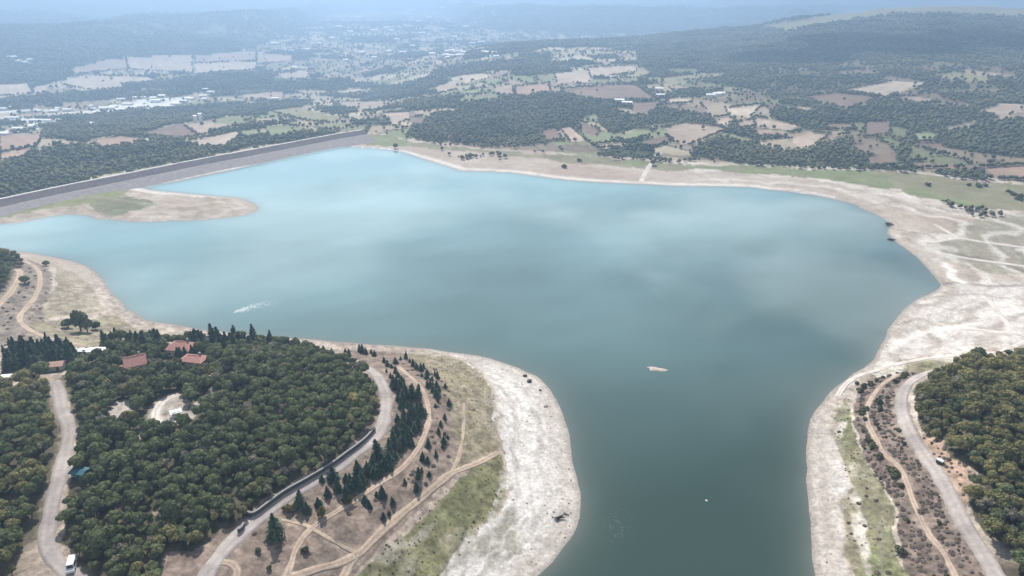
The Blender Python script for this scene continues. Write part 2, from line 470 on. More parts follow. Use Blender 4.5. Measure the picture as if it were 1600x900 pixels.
for grp in (ROADS, TRACKS):
    for k, (w, pts) in grp.items():
        sp = smooth_poly(pts, False, 6)
        ROAD_W[k] = at(sp[:, 0], sp[:, 1])

# ------------------------------------------------------------------ materials
def new_mat(name):
    m = bpy.data.materials.new(name)
    m.use_nodes = True
    n, l = m.node_tree.nodes, m.node_tree.links
    return m, n, l, n['Principled BSDF']


def noise_node(n, l, scale, detail=4, rough=0.6, coord='Object'):
    t = n.new('ShaderNodeTexCoord')
    k = n.new('ShaderNodeTexNoise')
    k.inputs['Scale'].default_value = scale
    k.inputs['Detail'].default_value = detail
    k.inputs['Roughness'].default_value = rough
    l.new(t.outputs[coord], k.inputs['Vector'])
    return k


def remap(n, l, src, a0, a1, b0, b1):
    r = n.new('ShaderNodeMapRange')
    r.inputs[1].default_value = a0; r.inputs[2].default_value = a1
    r.inputs[3].default_value = b0; r.inputs[4].default_value = b1
    l.new(src, r.inputs[0])
    return r.outputs[0]


def mult(n, l, col, fac):
    v = n.new('ShaderNodeVectorMath'); v.operation = 'SCALE'
    l.new(col, v.inputs[0]); l.new(fac, v.inputs['Scale'])
    return v.outputs[0]


def simple_mat(name, col, rough=0.8, var=0.15, scale=2.0, spec=0.3):
    m, n, l, b = new_mat(name)
    b.inputs['Roughness'].default_value = rough
    b.inputs['Specular IOR Level'].default_value = spec
    rgb = n.new('ShaderNodeRGB'); rgb.outputs[0].default_value = (*col, 1)
    k = noise_node(n, l, scale)
    l.new(mult(n, l, rgb.outputs[0], remap(n, l, k.outputs['Fac'], 0.3, 0.7, 1 - var, 1 + var)), b.inputs['Base Color'])
    return m


# ground: colour of each place comes from an attribute, grain from noise
M_ground, n, l, b = new_mat('earth and grass')
at_ = n.new('ShaderNodeAttribute'); at_.attribute_name = 'cover'
k1 = noise_node(n, l, 0.9, 6, 0.7); k2 = noise_node(n, l, 0.11, 5, 0.65)
f1 = remap(n, l, k1.outputs['Fac'], 0.28, 0.72, 0.62, 1.38)
f2 = remap(n, l, k2.outputs['Fac'], 0.28, 0.72, 0.86, 1.14)
l.new(mult(n, l, mult(n, l, at_.outputs['Color'], f1), f2), b.inputs['Base Color'])
b.inputs['Roughness'].default_value = 0.95
b.inputs['Specular IOR Level'].default_value = 0.12
bp = n.new('ShaderNodeBump'); bp.inputs['Strength'].default_value = 0.7; bp.inputs['Distance'].default_value = 0.35
l.new(k1.outputs['Fac'], bp.inputs['Height']); l.new(bp.outputs[0], b.inputs['Normal'])

# water
M_water, n, l, b = new_mat('lake water')
at_ = n.new('ShaderNodeAttribute'); at_.attribute_name = 'cover'
l.new(at_.outputs['Color'], b.inputs['Base Color'])
kw = noise_node(n, l, 0.006, 4, 0.6)
mpw = n.new('ShaderNodeMapping'); mpw.inputs['Scale'].default_value = (1, 2.6, 1); mpw.inputs['Rotation'].default_value = (0, 0, .5)
tcw = n.new('ShaderNodeTexCoord'); l.new(tcw.outputs['Object'], mpw.inputs[0]); l.new(mpw.outputs[0], kw.inputs['Vector'])
l.new(remap(n, l, kw.outputs['Fac'], .42, .62, .02, .10), b.inputs['Roughness'])
b.inputs['IOR'].default_value = 1.333
k1 = noise_node(n, l, 0.55, 3, 0.6)
k2 = noise_node(n, l, 0.02, 3, 0.6)
bp = n.new('ShaderNodeBump'); bp.inputs['Distance'].default_value = 0.05
l.new(remap(n, l, k2.outputs['Fac'], 0.35, 0.7, 0.02, 0.14), bp.inputs['Strength'])
l.new(k1.outputs['Fac'], bp.inputs['Height']); l.new(bp.outputs[0], b.inputs['Normal'])

def wear_mat(name, col, rough, var, scale):
    m, n, l, b = new_mat(name)
    b.inputs['Roughness'].default_value = rough; b.inputs['Specular IOR Level'].default_value = .15
    at_ = n.new('ShaderNodeAttribute'); at_.attribute_name = 'cover'
    vm = n.new('ShaderNodeVectorMath'); vm.operation = 'MULTIPLY'; vm.inputs[1].default_value = col
    l.new(at_.outputs['Color'], vm.inputs[0])
    k = noise_node(n, l, scale, 5, .65)
    l.new(mult(n, l, vm.outputs[0], remap(n, l, k.outputs['Fac'], .3, .7, 1 - var, 1 + var)), b.inputs['Base Color'])
    return m


M_road = wear_mat('worn pale asphalt', (.37, .325, .30), 0.9, 0.16, 0.8)
M_track = wear_mat('pale dirt', (.42, .33, .25), 0.95, 0.22, 0.9)
M_redtrack = wear_mat('reddish dirt', (.42, .325, .255), 0.95, 0.22, 0.9)
M_palesed = wear_mat('pale sediment track', (.56, .51, .455), 0.95, 0.15, 0.6)
M_rut = simple_mat('dry grass strip', (.26, .21, .145), 0.95, 0.25, 1.5, 0.1)
M_wall = simple_mat('cream render', (.62, .57, .49), 0.85, 0.08, 1.0)
M_white = simple_mat('white sheet', (.80, .80, .78), 0.6, 0.05, 0.6)
M_tile = simple_mat('terracotta roof', (.46, .23, .19), 0.8, 0.22, 1.6)
M_tile2 = simple_mat('faded pink roof', (.47, .30, .24), 0.85, 0.2, 1.3)
M_teal = simple_mat('teal sheet metal', (.025, .105, .125), 0.5, 0.2, 0.8)
M_glass, n, l, b = new_mat('dark glass')
b.inputs['Base Color'].default_value = (.03, .035, .045, 1); b.inputs['Roughness'].default_value = 0.15
M_door = simple_mat('brown door paint', (.16, .09, .05), 0.6)
M_stone = simple_mat('grey stone wall', (.10, .095, .09), 0.9, 0.3, 1.5)
M_cop = simple_mat('pale coping stone', (.24, .235, .23), 0.85, 0.15, 1.2)
M_rubber = simple_mat('black rubber', (.02, .02, .02), 0.8, 0.1)
M_carwhite = simple_mat('white car paint', (.78, .78, .78), 0.3, 0.03)
M_cardark = simple_mat('dark car paint', (.03, .03, .036), 0.3, 0.05)
M_cargrey = simple_mat('silver car paint', (.42, .43, .45), 0.3, 0.05)
M_bark = simple_mat('grey brown bark', (.13, .10, .075), 0.95, 0.25, 3)
M_drift = simple_mat('dark driftwood', (.10, .09, .08), 0.95, 0.3, 3)
M_riprap = simple_mat('dark riprap stone', (.145, .125, .125), 0.95, 0.3, 0.5, 0.1)
M_damstone = simple_mat('pale dam face', (.30, .27, .26), 0.95, 0.16, 0.3, 0.1)
M_damtop = simple_mat('pale crest gravel', (.55, .52, .49), 0.95, 0.12, 0.4, 0.1)
M_damgrass = simple_mat('dam back grass', (.16, .17, .09), 0.95, 0.25, 0.4, 0.1)
M_fleck = simple_mat('grey green bubbles', (.30, .37, .34), 0.6, 0.05)
M_foam = simple_mat('white foam', (.75, .80, .80), 0.6, 0.05)
M_sand = simple_mat('wet sand', (.50, .42, .35), 0.9, 0.25, 0.8, 0.2)


def leaf_mat(name, dark, light, trans=0.22):
    m, n, l, b = new_mat(name)
    oi = n.new('ShaderNodeObjectInfo')
    mixr = n.new('ShaderNodeMix'); mixr.data_type = 'RGBA'
    mixr.inputs['A'].default_value = (*dark, 1); mixr.inputs['B'].default_value = (*light, 1)
    kl = n.new('ShaderNodeTexNoise'); kl.inputs['Scale'].default_value = 0.011 if 'far' in name else 0.03; kl.inputs['Detail'].default_value = 3
    l.new(oi.outputs['Location'], kl.inputs['Vector'])
    ad = n.new('ShaderNodeMath'); ad.operation = 'MULTIPLY_ADD'; ad.inputs[1].default_value = 0.6
    l.new(oi.outputs['Random'], ad.inputs[0]); l.new(remap(n, l, kl.outputs['Fac'], .3, .7, -.25, .65), ad.inputs[2])
    ad.use_clamp = True
    l.new(ad.outputs[0], mixr.inputs['Factor'])
    k = noise_node(n, l, 0.9, 3, 0.6)
    mul = n.new('ShaderNodeMath'); mul.operation = 'MULTIPLY'
    col = mult(n, l, mixr.outputs['Result'], remap(n, l, k.outputs['Fac'], 0.3, 0.7, 0.72, 1.32))
    l.new(col, b.inputs['Base Color'])
    b.inputs['Roughness'].default_value = 0.75
    b.inputs['Specular IOR Level'].default_value = 0.15
    tr = n.new('ShaderNodeBsdfTranslucent'); l.new(col, tr.inputs['Color'])
    ms = n.new('ShaderNodeMixShader'); ms.inputs[0].default_value = trans
    l.new(b.outputs[0], ms.inputs[1]); l.new(tr.outputs[0], ms.inputs[2])
    l.new(ms.outputs[0], n['Material Output'].inputs['Surface'])
    return m


L_oak = leaf_mat('dark oak leaves', (.092, .114, .056), (.205, .228, .108), .30)
L_olive = leaf_mat('olive oak leaves', (.135, .138, .060), (.315, .285, .125), .30)
L_pine = leaf_mat('pine needles', (.046, .076, .056), (.092, .125, .078), 0.12)
L_grey = leaf_mat('thin grey brown leaves', (.17, .155, .115), (.26, .235, .17), .25)
L_bush = leaf_mat('bush leaves', (.085, .098, .052), (.145, .145, .078))
L_dry = leaf_mat('dry scrub twigs', (.185, .150, .125), (.27, .22, .18), 0.25)
L_far = leaf_mat('far wood leaves', (.062, .084, .050), (.225, .215, .125), 0.2)
L_autumn = leaf_mat('yellowing leaves', (.12, .115, .035), (.19, .16, .05))

# ------------------------------------------------------------------ object helpers
def link(o):
    COL.objects.link(o)
    return o


def mesh_obj(name, verts, faces, mat, parent=None, smooth=False):
    me = bpy.data.meshes.new(name)
    me.from_pydata([tuple(v) for v in verts], [], [tuple(f) for f in faces])
    me.update()
    mats = mat if isinstance(mat, (list, tuple)) else [mat]
    for m in mats:
        me.materials.append(m)
    if smooth:
        me.polygons.foreach_set('use_smooth', [True] * len(me.polygons))
    o = link(bpy.data.objects.new(name, me))
    o.parent = parent
    return o


def np_mesh(name, V, F, mat, col=None, smooth=False):
    """V (n,3), F (m,4) or (m,3) -> mesh data"""
    me = bpy.data.meshes.new(name)
    k = F.shape[1]
    me.vertices.add(len(V)); me.vertices.foreach_set('co', np.ascontiguousarray(V, np.float32).ravel())
    me.loops.add(F.size); me.loops.foreach_set('vertex_index', np.ascontiguousarray(F, np.int32).ravel())
    me.polygons.add(len(F))
    me.polygons.foreach_set('loop_start', np.arange(0, F.size, k, dtype=np.int32))
    if smooth:
        me.polygons.foreach_set('use_smooth', np.ones(len(F), bool))
    if col is not None:
        a = me.attributes.new('cover', 'FLOAT_COLOR', 'POINT')
        c = np.ones((len(V), 4), np.float32); c[:, :3] = col
        a.data.foreach_set('color', c.ravel())
    me.materials.append(mat)
    me.update(calc_edges=True)
    return me


def tag(o, label=None, cat=None, group=None, kind=None):
    if label: o['label'] = label
    if cat: o['category'] = cat
    if group: o['group'] = group
    if kind: o['kind'] = kind
    return o


def empty(name, loc, rz=0.0):
    o = link(bpy.data.objects.new(name, None))
    o.location = loc; o.rotation_euler = (0, 0, rz); o.empty_display_size = 0.5
    return o


class MB:
    def __init__(self):
        self.v = []; self.f = []

    def box(self, x0, x1, y0, y1, z0, z1, taper=0.0, shift=0.0):
        i = len(self.v); t = taper
        self.v += [(x0, y0, z0), (x1, y0, z0), (x1, y1, z0), (x0, y1, z0),
                   (x0 + t + shift, y0 + t, z1), (x1 - t + shift, y0 + t, z1), (x1 - t + shift, y1 - t, z1), (x0 + t + shift, y1 - t, z1)]
        self.f += [(i, i + 3, i + 2, i + 1), (i + 4, i + 5, i + 6, i + 7), (i, i + 1, i + 5, i + 4), (i + 1, i + 2, i + 6, i + 5),
                   (i + 2, i + 3, i + 7, i + 6), (i + 3, i, i + 4, i + 7)]
        return self

    def add(self, v, f):
        i = len(self.v); self.v += list(v); self.f += [tuple(a + i for a in q) for q in f]
        return self

    def disc(self, cx, cy, cz, r, w, n=12):
        i = len(self.v)
        for s in (-w / 2, w / 2):
            for k in range(n):
                a = 2 * math.pi * k / n
                self.v.append((cx + r * math.cos(a), cy + s, cz + r * math.sin(a)))
        self.f.append(tuple(range(i, i + n))); self.f.append(tuple(range(i + 2 * n - 1, i + n - 1, -1)))
        for k in range(n):
            self.f.append((i + (k + 1) % n, i + k, i + n + k, i + n + (k + 1) % n))
        return self

    def build(self, name, mat, parent=None, smooth=False):
        return mesh_obj(name, self.v, self.f, mat, parent, smooth)


# ------------------------------------------------------------------ the ground: one sheet, split along field edges
dep = np.radians(np.concatenate([np.linspace(66, 47.5, 40), np.arange(47.4, 1.6, -0.083)]))
rad = CAM_H / np.tan(dep)
rad = np.concatenate([rad, np.geomspace(rad[-1] * 1.02, 11000, 34)])
azf = np.radians(np.arange(-41, 41.001, 0.112))
aza = np.concatenate([np.radians(np.arange(-180, -41, 4.0)), azf, np.radians(np.arange(44, 180.1, 4.0))])
NR, NA = len(rad), len(aza)
GX = rad[:, None] * np.sin(aza)[None, :]
GY = rad[:, None] * np.cos(aza)[None, :]
GD = shore_d(GX, GY)
GZ = height(GX, GY, GD)
PX, PY = project(GX, GY, GZ)
hill, mt, RR, RC, RM, _dr = hill_parts(GX, GY)
front = (GY > 40)

col = np.zeros((NR, NA, 3))


def put(mask, c, var=0.0, s=9.0, off=0.0):
    c = np.array(c)
    if var:
        k = (fbm(GX[mask], GY[mask], s, 4, off) - 0.5) * 2 * var + 1
        col[mask] = c[None, :] * k[:, None]
    else:
        col[mask] = c


def blend(w, c):
    col[:] = col * (1 - w[..., None]) + np.array(c) * w[..., None]


n1 = fbm(GX, GY, 16.0, 4, 1) - 0.5
n2 = fbm(GX, GY, 16.0, 4, 2) - 0.5
n3 = fbm(GX, GY, 5.0, 4, 4) - 0.5
n4 = fbm(GX, GY, 60.0, 4, 8) - 0.5
n5 = fbm(GX, GY, 2.0, 3, 9) - 0.5
scale_px = np.clip(260.0 / np.maximum(RR, 60), 0.2, 1.5)
JX = PX + n1 * 34 * scale_px; JY = PY + n2 * 26 * scale_px


def zone(poly):
    return inside(poly, JX, JY) & front & (GD > 0)


LX = np.where(GX < 60, np.arctan2(GY - 190, GX + 60) * 110, GY)
ns1 = fbm(GD, LX / 5.0, 4.5, 4, 14) - 0.5      # drying lines run along the water
ns2 = fbm(GD, LX / 7.0, 10.0, 4, 15) - 0.5
# base: sediment and dry earth
col[:] = np.array((.36, .29, .235))
blend(np.clip(0.5 + n4 * 3, 0, 1), (.44, .385, .325))
# far country
ABOVE = [(-3000, 345), (0, 309), (105, 288), (210, 267), (315, 247), (400, 231), (483, 216), (545, 205), (600, 209), (640, 219), (700, 225), (780, 233), (860, 237), (920, 243), (1000, 247),
         (1060, 252), (1130, 255), (1250, 259), (1350, 263), (1420, 267), (1500, 277), (1600, 286), (4000, 340), (4000, -2000), (-3000, -2000)]
far = inside(ABOVE, PX, PY) & front | (RR > 1000)
# parcels of the far valley: jittered cells
def cells(x, y, sx, sy, seed):
    r2 = np.random.default_rng(seed)
    jx = r2.random((128, 128)); jy = r2.random((128, 128)); idt = r2.random((128, 128))
    gx = x / sx; gy = y / sy
    ix = np.floor(gx).astype(int); iy = np.floor(gy).astype(int)
    best = np.full(x.shape, 9e9); second = best.copy(); bid = np.zeros(x.shape)
    for a in (-1, 0, 1):
        for b_ in (-1, 0, 1):
            cx = (ix + a) % 128; cy = (iy + b_) % 128
            dx = ix + a + jx[cx, cy] - gx; dy = iy + b_ + jy[cx, cy] - gy
            dd = np.abs(dx) ** 1.6 + np.abs(dy) ** 1.6
            m = dd < best
            second = np.where(m, best, np.minimum(second, dd))
            bid = np.where(m, idt[cx, cy], bid)
            best = np.where(m, dd, best)
    return bid, second - best


def parcel(x, y):
    xr = x * 0.93 + y * 0.36; yr = -x * 0.36 + y * 0.93
    return cells(xr, yr, 46.0, 70.0, 5)


bid, edge = parcel(GX, GY)
pal = np.array([(.34, .29, .21), (.30, .25, .19), (.42, .37, .27), (.20, .21, .12), (.25, .21, .16), (.055, .068, .038), (.06, .07, .04), (.07, .08, .045), (.05, .062, .036)])
woodnoise = fbm(GX, GY, 260.0, 3, 21)
pi = np.clip((bid * 6).astype(int), 0, 4)
pcol = pal[pi]
pwood = (bid > np.where(RR > 1600, .82, .74)) | (woodnoise > np.where(RR > 1600, .60, .57)) | (edge < 0.05)
pcol = np.where(pwood[..., None], np.array((.055, .068, .038)), pcol)
onhill = (hill > 1.5) & (RR < RC + 120)
col[far] = pcol[far]
put(far & onhill, (.080, .088, .054), 0.25, 30, 3)
gap = fbm(GX, GY, 48.0, 4, 31)
hopen = 0.50 * np.clip((PY - 95) / 55.0, 0.0, 1)
hcol = np.array([(.21, .165, .125), (.27, .215, .155), (.24, .225, .13), (.175, .14, .115), (.32, .265, .195), (.155, .165, .09)])
openh = far & onhill & (bid < hopen)
kk = (bid * 97 % 1 * 6).astype(int) % 6
col[openh] = hcol[kk[openh]]
dryhill = far & onhill & (gap > 0.63) & (PY > 95)
put(dryhill, (.17, .135, .10), 0.25, 12, 5)
big = np.clip((fbm(GX, GY, 210.0, 3, 77) - .5) * 4 + .35, 0, 1) * (far & onhill & ~openh)
blend(big * .5, (.12, .115, .06))
put(far & (mt > 2), (.056, .068, .040), 0.35, 60, 3)
mtclear = far & (mt > 2) & (fbm(GX, GY, 130.0, 4, 41) > 0.74)
put(mtclear, (.20, .18, .13), 0.2, 40)
for p in LEFT_WOODS:
    put(inside(p, JX, JY) & far, (.078, .088, .050), 0.25, 20)
put(inside(HILLTOP, JX, JY) & far & (RR > 1700), (.20, .185, .115), 0.25, 60)
for p in HILL_WOODS:
    put(inside(p, JX, JY) & far, (.078, .088, .050), 0.25, 20)
for p in QUARRY:
    put(inside(p, PX, PY) & far, (.62, .60, .56), 0.2, 12)
Z_SCRUBN = [(560, 200), (620, 190), (690, 200), (700, 222), (760, 232), (860, 236), (940, 238), (1010, 244), (1080, 250), (1180, 254), (1300, 258), (1420, 266), (1520, 276),
            (1620, 286), (1620, 262), (1500, 262), (1420, 255), (1340, 258), (1260, 252), (1100, 246), (1000, 236), (900, 226), (820, 226), (700, 200), (640, 172), (600, 170)]
put(zone(Z_SCRUBN) & far & ~pwood, (.19, .155, .115), 0.3, 14)
grassn = zone(Z_NGRASS)
put(grassn, (.215, .20, .125), 0.22, 18)
put(grassn & (n4 > 0.08), (.19, .205, .105), 0.22, 12)

# shore belts
stripe = np.sin(GD * 1.15 + n1 * 9) * 0.5 + np.sin(GD * 0.47 + n2 * 14) * 0.5
nearshore = (GD > 0) & ~far
rf = zone(Z_RGRASS)
put(rf, (.25, .235, .175), 0.25, 9)
blend(np.where(rf, np.clip(stripe * 0.6 + n3 * 2, 0, 1) * 0.7, 0), (.42, .37, .315))
put(zone(Z_RGRASS2), (.215, .20, .115), 0.25, 7)
spit = (GX < -150) & (GY > 400) & (GY < 720) & (GD > 2) & ~far
blend(np.where(spit, np.clip(n3 * 3 + ns2 * 3 + n1 * 2, 0, 1) * .65, 0), (.235, .205, .135))
blend(np.where(spit, np.clip(-n3 * 3 + ns1 * 3 - .1, 0, 1) * .6, 0), (.52, .46, .39))
put(zone(Z_SPITGRASS), (.185, .20, .085), 0.25, 10)
put(zone(Z_SPITDARK), (.16, .165, .095), 0.3, 8)
put(zone(Z_LEFTBROWN), (.21, .175, .145), 0.25, 8)
zl = zone(Z_LEFTOLIVE)
put(zl, (.33, .285, .215), 0.22, 5)
blend(np.where(zl, np.clip(ns1 * 5 + n3 * 2, 0, 1) * .6, 0), (.235, .20, .145))
put(zone(Z_LEFTDRY), (.26, .225, .155), 0.25, 8)
# the two banks close by
clod = np.clip(1 + n5 * 1.5, .45, 1.6)
INNER = [(395, 800), (545, 712), (600, 640), (560, 560), (500, 535), (640, 545), (720, 600), (720, 720), (560, 880), (520, 960), (100, 960), (100, 900)]
zi = inside(INNER, JX, JY) & front & (GD > 0)
put(zi, (.205, .158, .128), 0.22, 9)
blend(np.where(zi, np.clip(n3 * 3 + n1 * 1.5, 0, 1) * 0.5, 0), (.30, .235, .185))
zo = zone(Z_PENOLIVE)
put(zo, (.235, .20, .135), 0.2, 9)
blend(np.where(zo, np.clip(n3 * 3 + ns1 * 2, 0, 1) * 0.6, 0), (.31, .27, .20))
blend(np.where(zo, np.clip(-n3 * 3 + ns2 * 3, 0, 1) * 0.6, 0), (.165, .15, .09))
zw = zone(Z_PENWHITE)
put(zw, (.575, .543, .505), 0.09, 12)
blend(np.where(zw, np.clip(n3 * 1.6 + ns1 * 3 - 0.2, 0, 1) * 0.5, 0), (.44, .405, .36))
blend(np.where(zw & (PY > 730) & (PX < 850), np.clip(ns1 * 6 + n3 * 3 - .35, 0, 1) * 0.8, 0), (.27, .255, .20))
zg = zone(Z_PENGREEN)
put(zg, (.165, .158, .085), 0.28, 7)
blend(np.where(zg, np.clip(ns2 * 4 + .1, 0, 1) * .8, 0), (.115, .122, .055))
blend(np.where(zg, np.clip(ns1 * 5 - .15, 0, 1) * .8, 0), (.36, .325, .27))
blend(np.where(zg, np.clip(n3 * 4 + n1 * 2.0 + n4 * 3 + 0.12, 0, 1) * 0.8, 0), (.30, .265, .20))
edgeg = zone([(770, 712), (796, 730), (800, 775), (780, 812), (750, 845), (715, 905), (680, 910), (725, 845), (760, 800), (780, 760)])
blend(np.where(edgeg, np.clip(n3 * 4 + 0.35, 0, 1), 0), (.50, .465, .42))
zr = zone(Z_RWHITE)
put(zr, (.525, .485, .445), 0.09, 12)
blend(np.where(zr, np.clip(ns1 * 5 - .2, 0, 1) * .6, 0), (.40, .355, .31))
blend(np.where(zr, np.clip(stripe * 0.9 + n3 * 2.5 - 0.35, 0, 1) * 0.55, 0), (.36, .31, .26))
zs = zone(Z_RSCRUB)
put(zs, (.19, .145, .12), 0.25, 6)
zg2 = zone(Z_RGREEN)
put(zg2, (.215, .20, .125), 0.25, 6)
blend(np.where(zg2, np.clip(n1 * 5 + 0.05, 0, 1) * .8, 0), (.165, .18, .085))
blend(np.where(zg2, np.clip(-ns2 * 5 + n3 * 2 - .1, 0, 1) * .75, 0), (.26, .215, .16))
blend(np.where(zg2, np.clip(ns1 * 6 + n3 * 3 - .55, 0, 1), 0), (.50, .455, .39))
zb = zone(Z_RROADSIDE)
put(zb, (.36, .255, .19), 0.2, 5)
for p in (W_A, W_B, W_R, W_GROVE, W_KNOLL):
    put(zone(p), (.095, .085, .055), 0.3, 5)
for ci, p in enumerate(CLEAR):
    put(inside(p, PX + n3 * 6, PY + n3 * 6) & front, (.31, .265, .225) if ci == 1 else (.36, .315, .28) if ci < 4 else (.24, .185, .15), 0.2, 5)
for grp in (ROADS, TRACKS):
    for k, (w_, pts) in grp.items():
        P = ROAD_W[k]
        near = (GX > P[:, 0].min() - 8) & (GX < P[:, 0].max() + 8) & (GY > P[:, 1].min() - 8) & (GY < P[:, 1].max() + 8)
        if not near.any():
            continue
        dd = seg_dist(P[:, :2], GX[near], GY[near], False) - w_ / 2
        hw = np.zeros(GX.shape); hw[near] = np.clip(1 - dd / 1.6, 0, 1) * .55
        hw *= np.clip(.75 + n3 * 3, 0, 1)
        blend(hw, (.50, .455, .405) if k in 'klmnogq' else ((.27, .215, .175) if k in 'acef' else (.34, .28, .225)))
# pink wet rim and drying lines along the water
w = np.clip(1 - GD / 9.0, 0, 1) * (GD > 0) * (GY < 520)
blend(np.clip(w * 1.6, 0, 0.55), (.39, .335, .285))
w = np.clip(1 - GD / 2.6, 0, 1) * (GD > 0)
blend(w * 0.75, (.23, .20, .175))
w = np.exp(-((GD - 6.0) / 3.0) ** 2) * (GY > 520) * (GD > 0)
blend(np.clip(w, 0, .85), (.66, .62, .57))
lines = np.clip((np.sin(GD * 0.75 + n1 * 7) - 0.55) * 2.2, 0, 1) * (GD > 3) * (GD < 60) * (~far) * np.clip(1.1 - GD / 60, 0, 1)
lines2 = np.clip((np.sin(GD * 1.7 + n1 * 9 + ns2 * 4) - 0.5) * 2, 0, 1) * (GD > 3) * (RR < 420) * (~far) * np.clip(1.2 - GD / 50, 0, 1)
blend(lines2 * 0.28 * (zw | zr), (.33, .29, .25))
blend(lines * 0.34 * (~(zg | zo | zi)), (.28, .24, .205))
mud = (GY > 420) & (GD > 4) & (GD < 110) & ~grassn & ~far & ~rf
rflat = (GX > 150) & (GD > 2) & (GY > 250) & ~far & ~grassn
blend(np.where(rflat, np.clip((np.sin(GD * .33 + n4 * 22 + n1 * 5) - .35) * 1.6 + n3 * 1.5, 0, 1) * .55, 0), (.27, .225, .18))
blend(np.where(rflat, np.clip((np.sin(GD * .21 + n4 * 16 + 2 + n2 * 5) - .45) * 1.6 + n3, 0, 1) * .6, 0), (.66, .62, .565))
blend(np.where(mud, np.clip(ns1 * 3 + n3 * 1.5 + n1 * 1.5 - 0.1, 0, 1) * 0.5, 0), (.30, .24, .20))
blend(np.where(mud, np.clip(-ns2 * 3 + n2 * 2 - 0.2, 0, 1) * 0.5, 0), (.53, .48, .43))
near_d = (RR < 420) & (GD > 1) & ~far
col = np.where(near_d[..., None], col * (1 + (clod - 1) * np.where(zw | zr, .35, .8))[..., None], col)
RILLS = [(.7, .55, (.30, .28, .22), [(704, 898), (740, 862), (775, 830), (798, 800)]), (.5, .5, (.66, .63, .59), [(722, 905), (772, 862), (815, 812), (830, 780)]),
         (.6, .45, (.33, .30, .25), [(738, 900), (770, 870), (800, 838)]), (.5, .5, (.34, .30, .26), [(782, 600), (800, 640), (806, 690), (802, 730)]), (.45, .4, (.33, .30, .26), [(768, 590), (784, 625), (790, 670), (788, 705)]),
         (.8, .6, (.40, .33, .265), [(690, 552), (735, 566), (758, 585), (771, 613), (777, 650), (778, 706)]), (.6, .6, (.22, .19, .15), [(694, 556), (733, 569), (755, 588), (768, 615), (774, 652), (775, 700)]),
         (.9, .6, (.20, .17, .14), [(1452, 334), (1500, 330), (1560, 326), (1660, 330)]), (1.3, .75, (.17, .145, .115), [(1476, 392), (1510, 400), (1560, 410), (1600, 422), (1660, 428)]),
         (1.2, .75, (.19, .155, .125), [(1466, 446), (1500, 442), (1550, 447), (1600, 446), (1660, 452)]), (.9, .6, (.22, .18, .15), [(1392, 356), (1420, 362), (1444, 366), (1462, 374)]),
         (2.2, .85, (.72, .68, .62), [(1476, 412), (1488, 424), (1494, 436), (1508, 441)]), (1.2, .5, (.22, .185, .15), [(1350, 322), (1400, 316), (1450, 322), (1480, 330)]),
         (.8, .6, (.24, .20, .16), [(1410, 505), (1440, 500), (1470, 508), (1500, 506)]), (1.0, .55, (.25, .21, .175), [(1440, 470), (1470, 462), (1520, 460), (1580, 468)]),
         (1.6, .6, (.70, .66, .60), [(1560, 520), (1510, 512), (1460, 516), (1420, 530), (1395, 550)])]
for wd_, st, cc, pts in RILLS:
    sp_ = smooth_poly(pts, False, 5); P = at(sp_[:, 0], sp_[:, 1])
    near = (GX > P[:, 0].min() - 9) & (GX < P[:, 0].max() + 9) & (GY > P[:, 1].min() - 9) & (GY < P[:, 1].max() + 9)
    hw = np.zeros(GX.shape)
    hw[near] = np.clip(1.6 - seg_dist(P[:, :2], GX[near] + n3[near] * 7, GY[near] + n2[near] * 5, False) / wd_, 0, 1) * st
    blend(hw * (GD > 1), cc)
col = np.clip(col, 0.01, 0.9)

# faces and their owners
idx = np.arange(NR * NA).reshape(NR, NA)
A = idx[:-1, :-1]; B = idx[:-1, 1:]; C_ = idx[1:, 1:]; D_ = idx[1:, :-1]
FACES = np.stack([A, B, C_, D_], -1).reshape(-1, 4)[:, ::-1]
fx = (PX[:-1, :-1] + PX[1:, 1:]).ravel() / 2; fy = (PY[:-1, :-1] + PY[1:, 1:]).ravel() / 2
ffar = far[:-1, :-1].ravel() & (RR[:-1, :-1].ravel() < np.minimum(RC[:-1, :-1].ravel() + 1e9 * (hill[:-1, :-1].ravel() < 1.5), 5000))
owner = np.zeros(len(FACES), int)
for i, (kind, poly) in enumerate(FIELDS):
    owner[inside(poly, fx, fy) & ffar & (owner == 0)] = i + 1
owner[(mt[:-1, :-1].ravel() > 4) & (owner == 0)] = 1000
colf = col.reshape(-1, 3).copy()
VERT = np.stack([GX, GY, GZ], -1).reshape(-1, 3)


def sheet(name, mask, cc=None, smooth=True):
    F = FACES[mask]
    u, inv = np.unique(F.ravel(), return_inverse=True)
    me = np_mesh(name, VERT[u], inv.reshape(-1, 4), M_ground, colf[u] if cc is None else cc(u), smooth)
    return link(bpy.data.objects.new(name, me))


g = sheet('ground', owner == 0)
tag(g, kind='structure')
g = sheet('mountains', owner == 1000)
tag(g, kind='structure')
for i, (kind, poly) in enumerate(FIELDS):
    m = owner == i + 1
    if m.sum() < 4:
        continue
    base = np.array(FCOL[kind]) * (0.9 + 0.2 * random.random())
    ang = random.random() * math.pi

    def fcol(u, base=base, ang=ang):
        x, y = VERT[u, 0], VERT[u, 1]
        s = np.sin((x * math.cos(ang) + y * math.sin(ang)) * 2 * math.pi / 16.0) * 0.07
        k = 1 + s + (fbm(x, y, 40.0, 4, i) - 0.5) * 0.55
        return base[None, :] * k[:, None]
    tag(sheet('field', m, fcol), kind='structure')

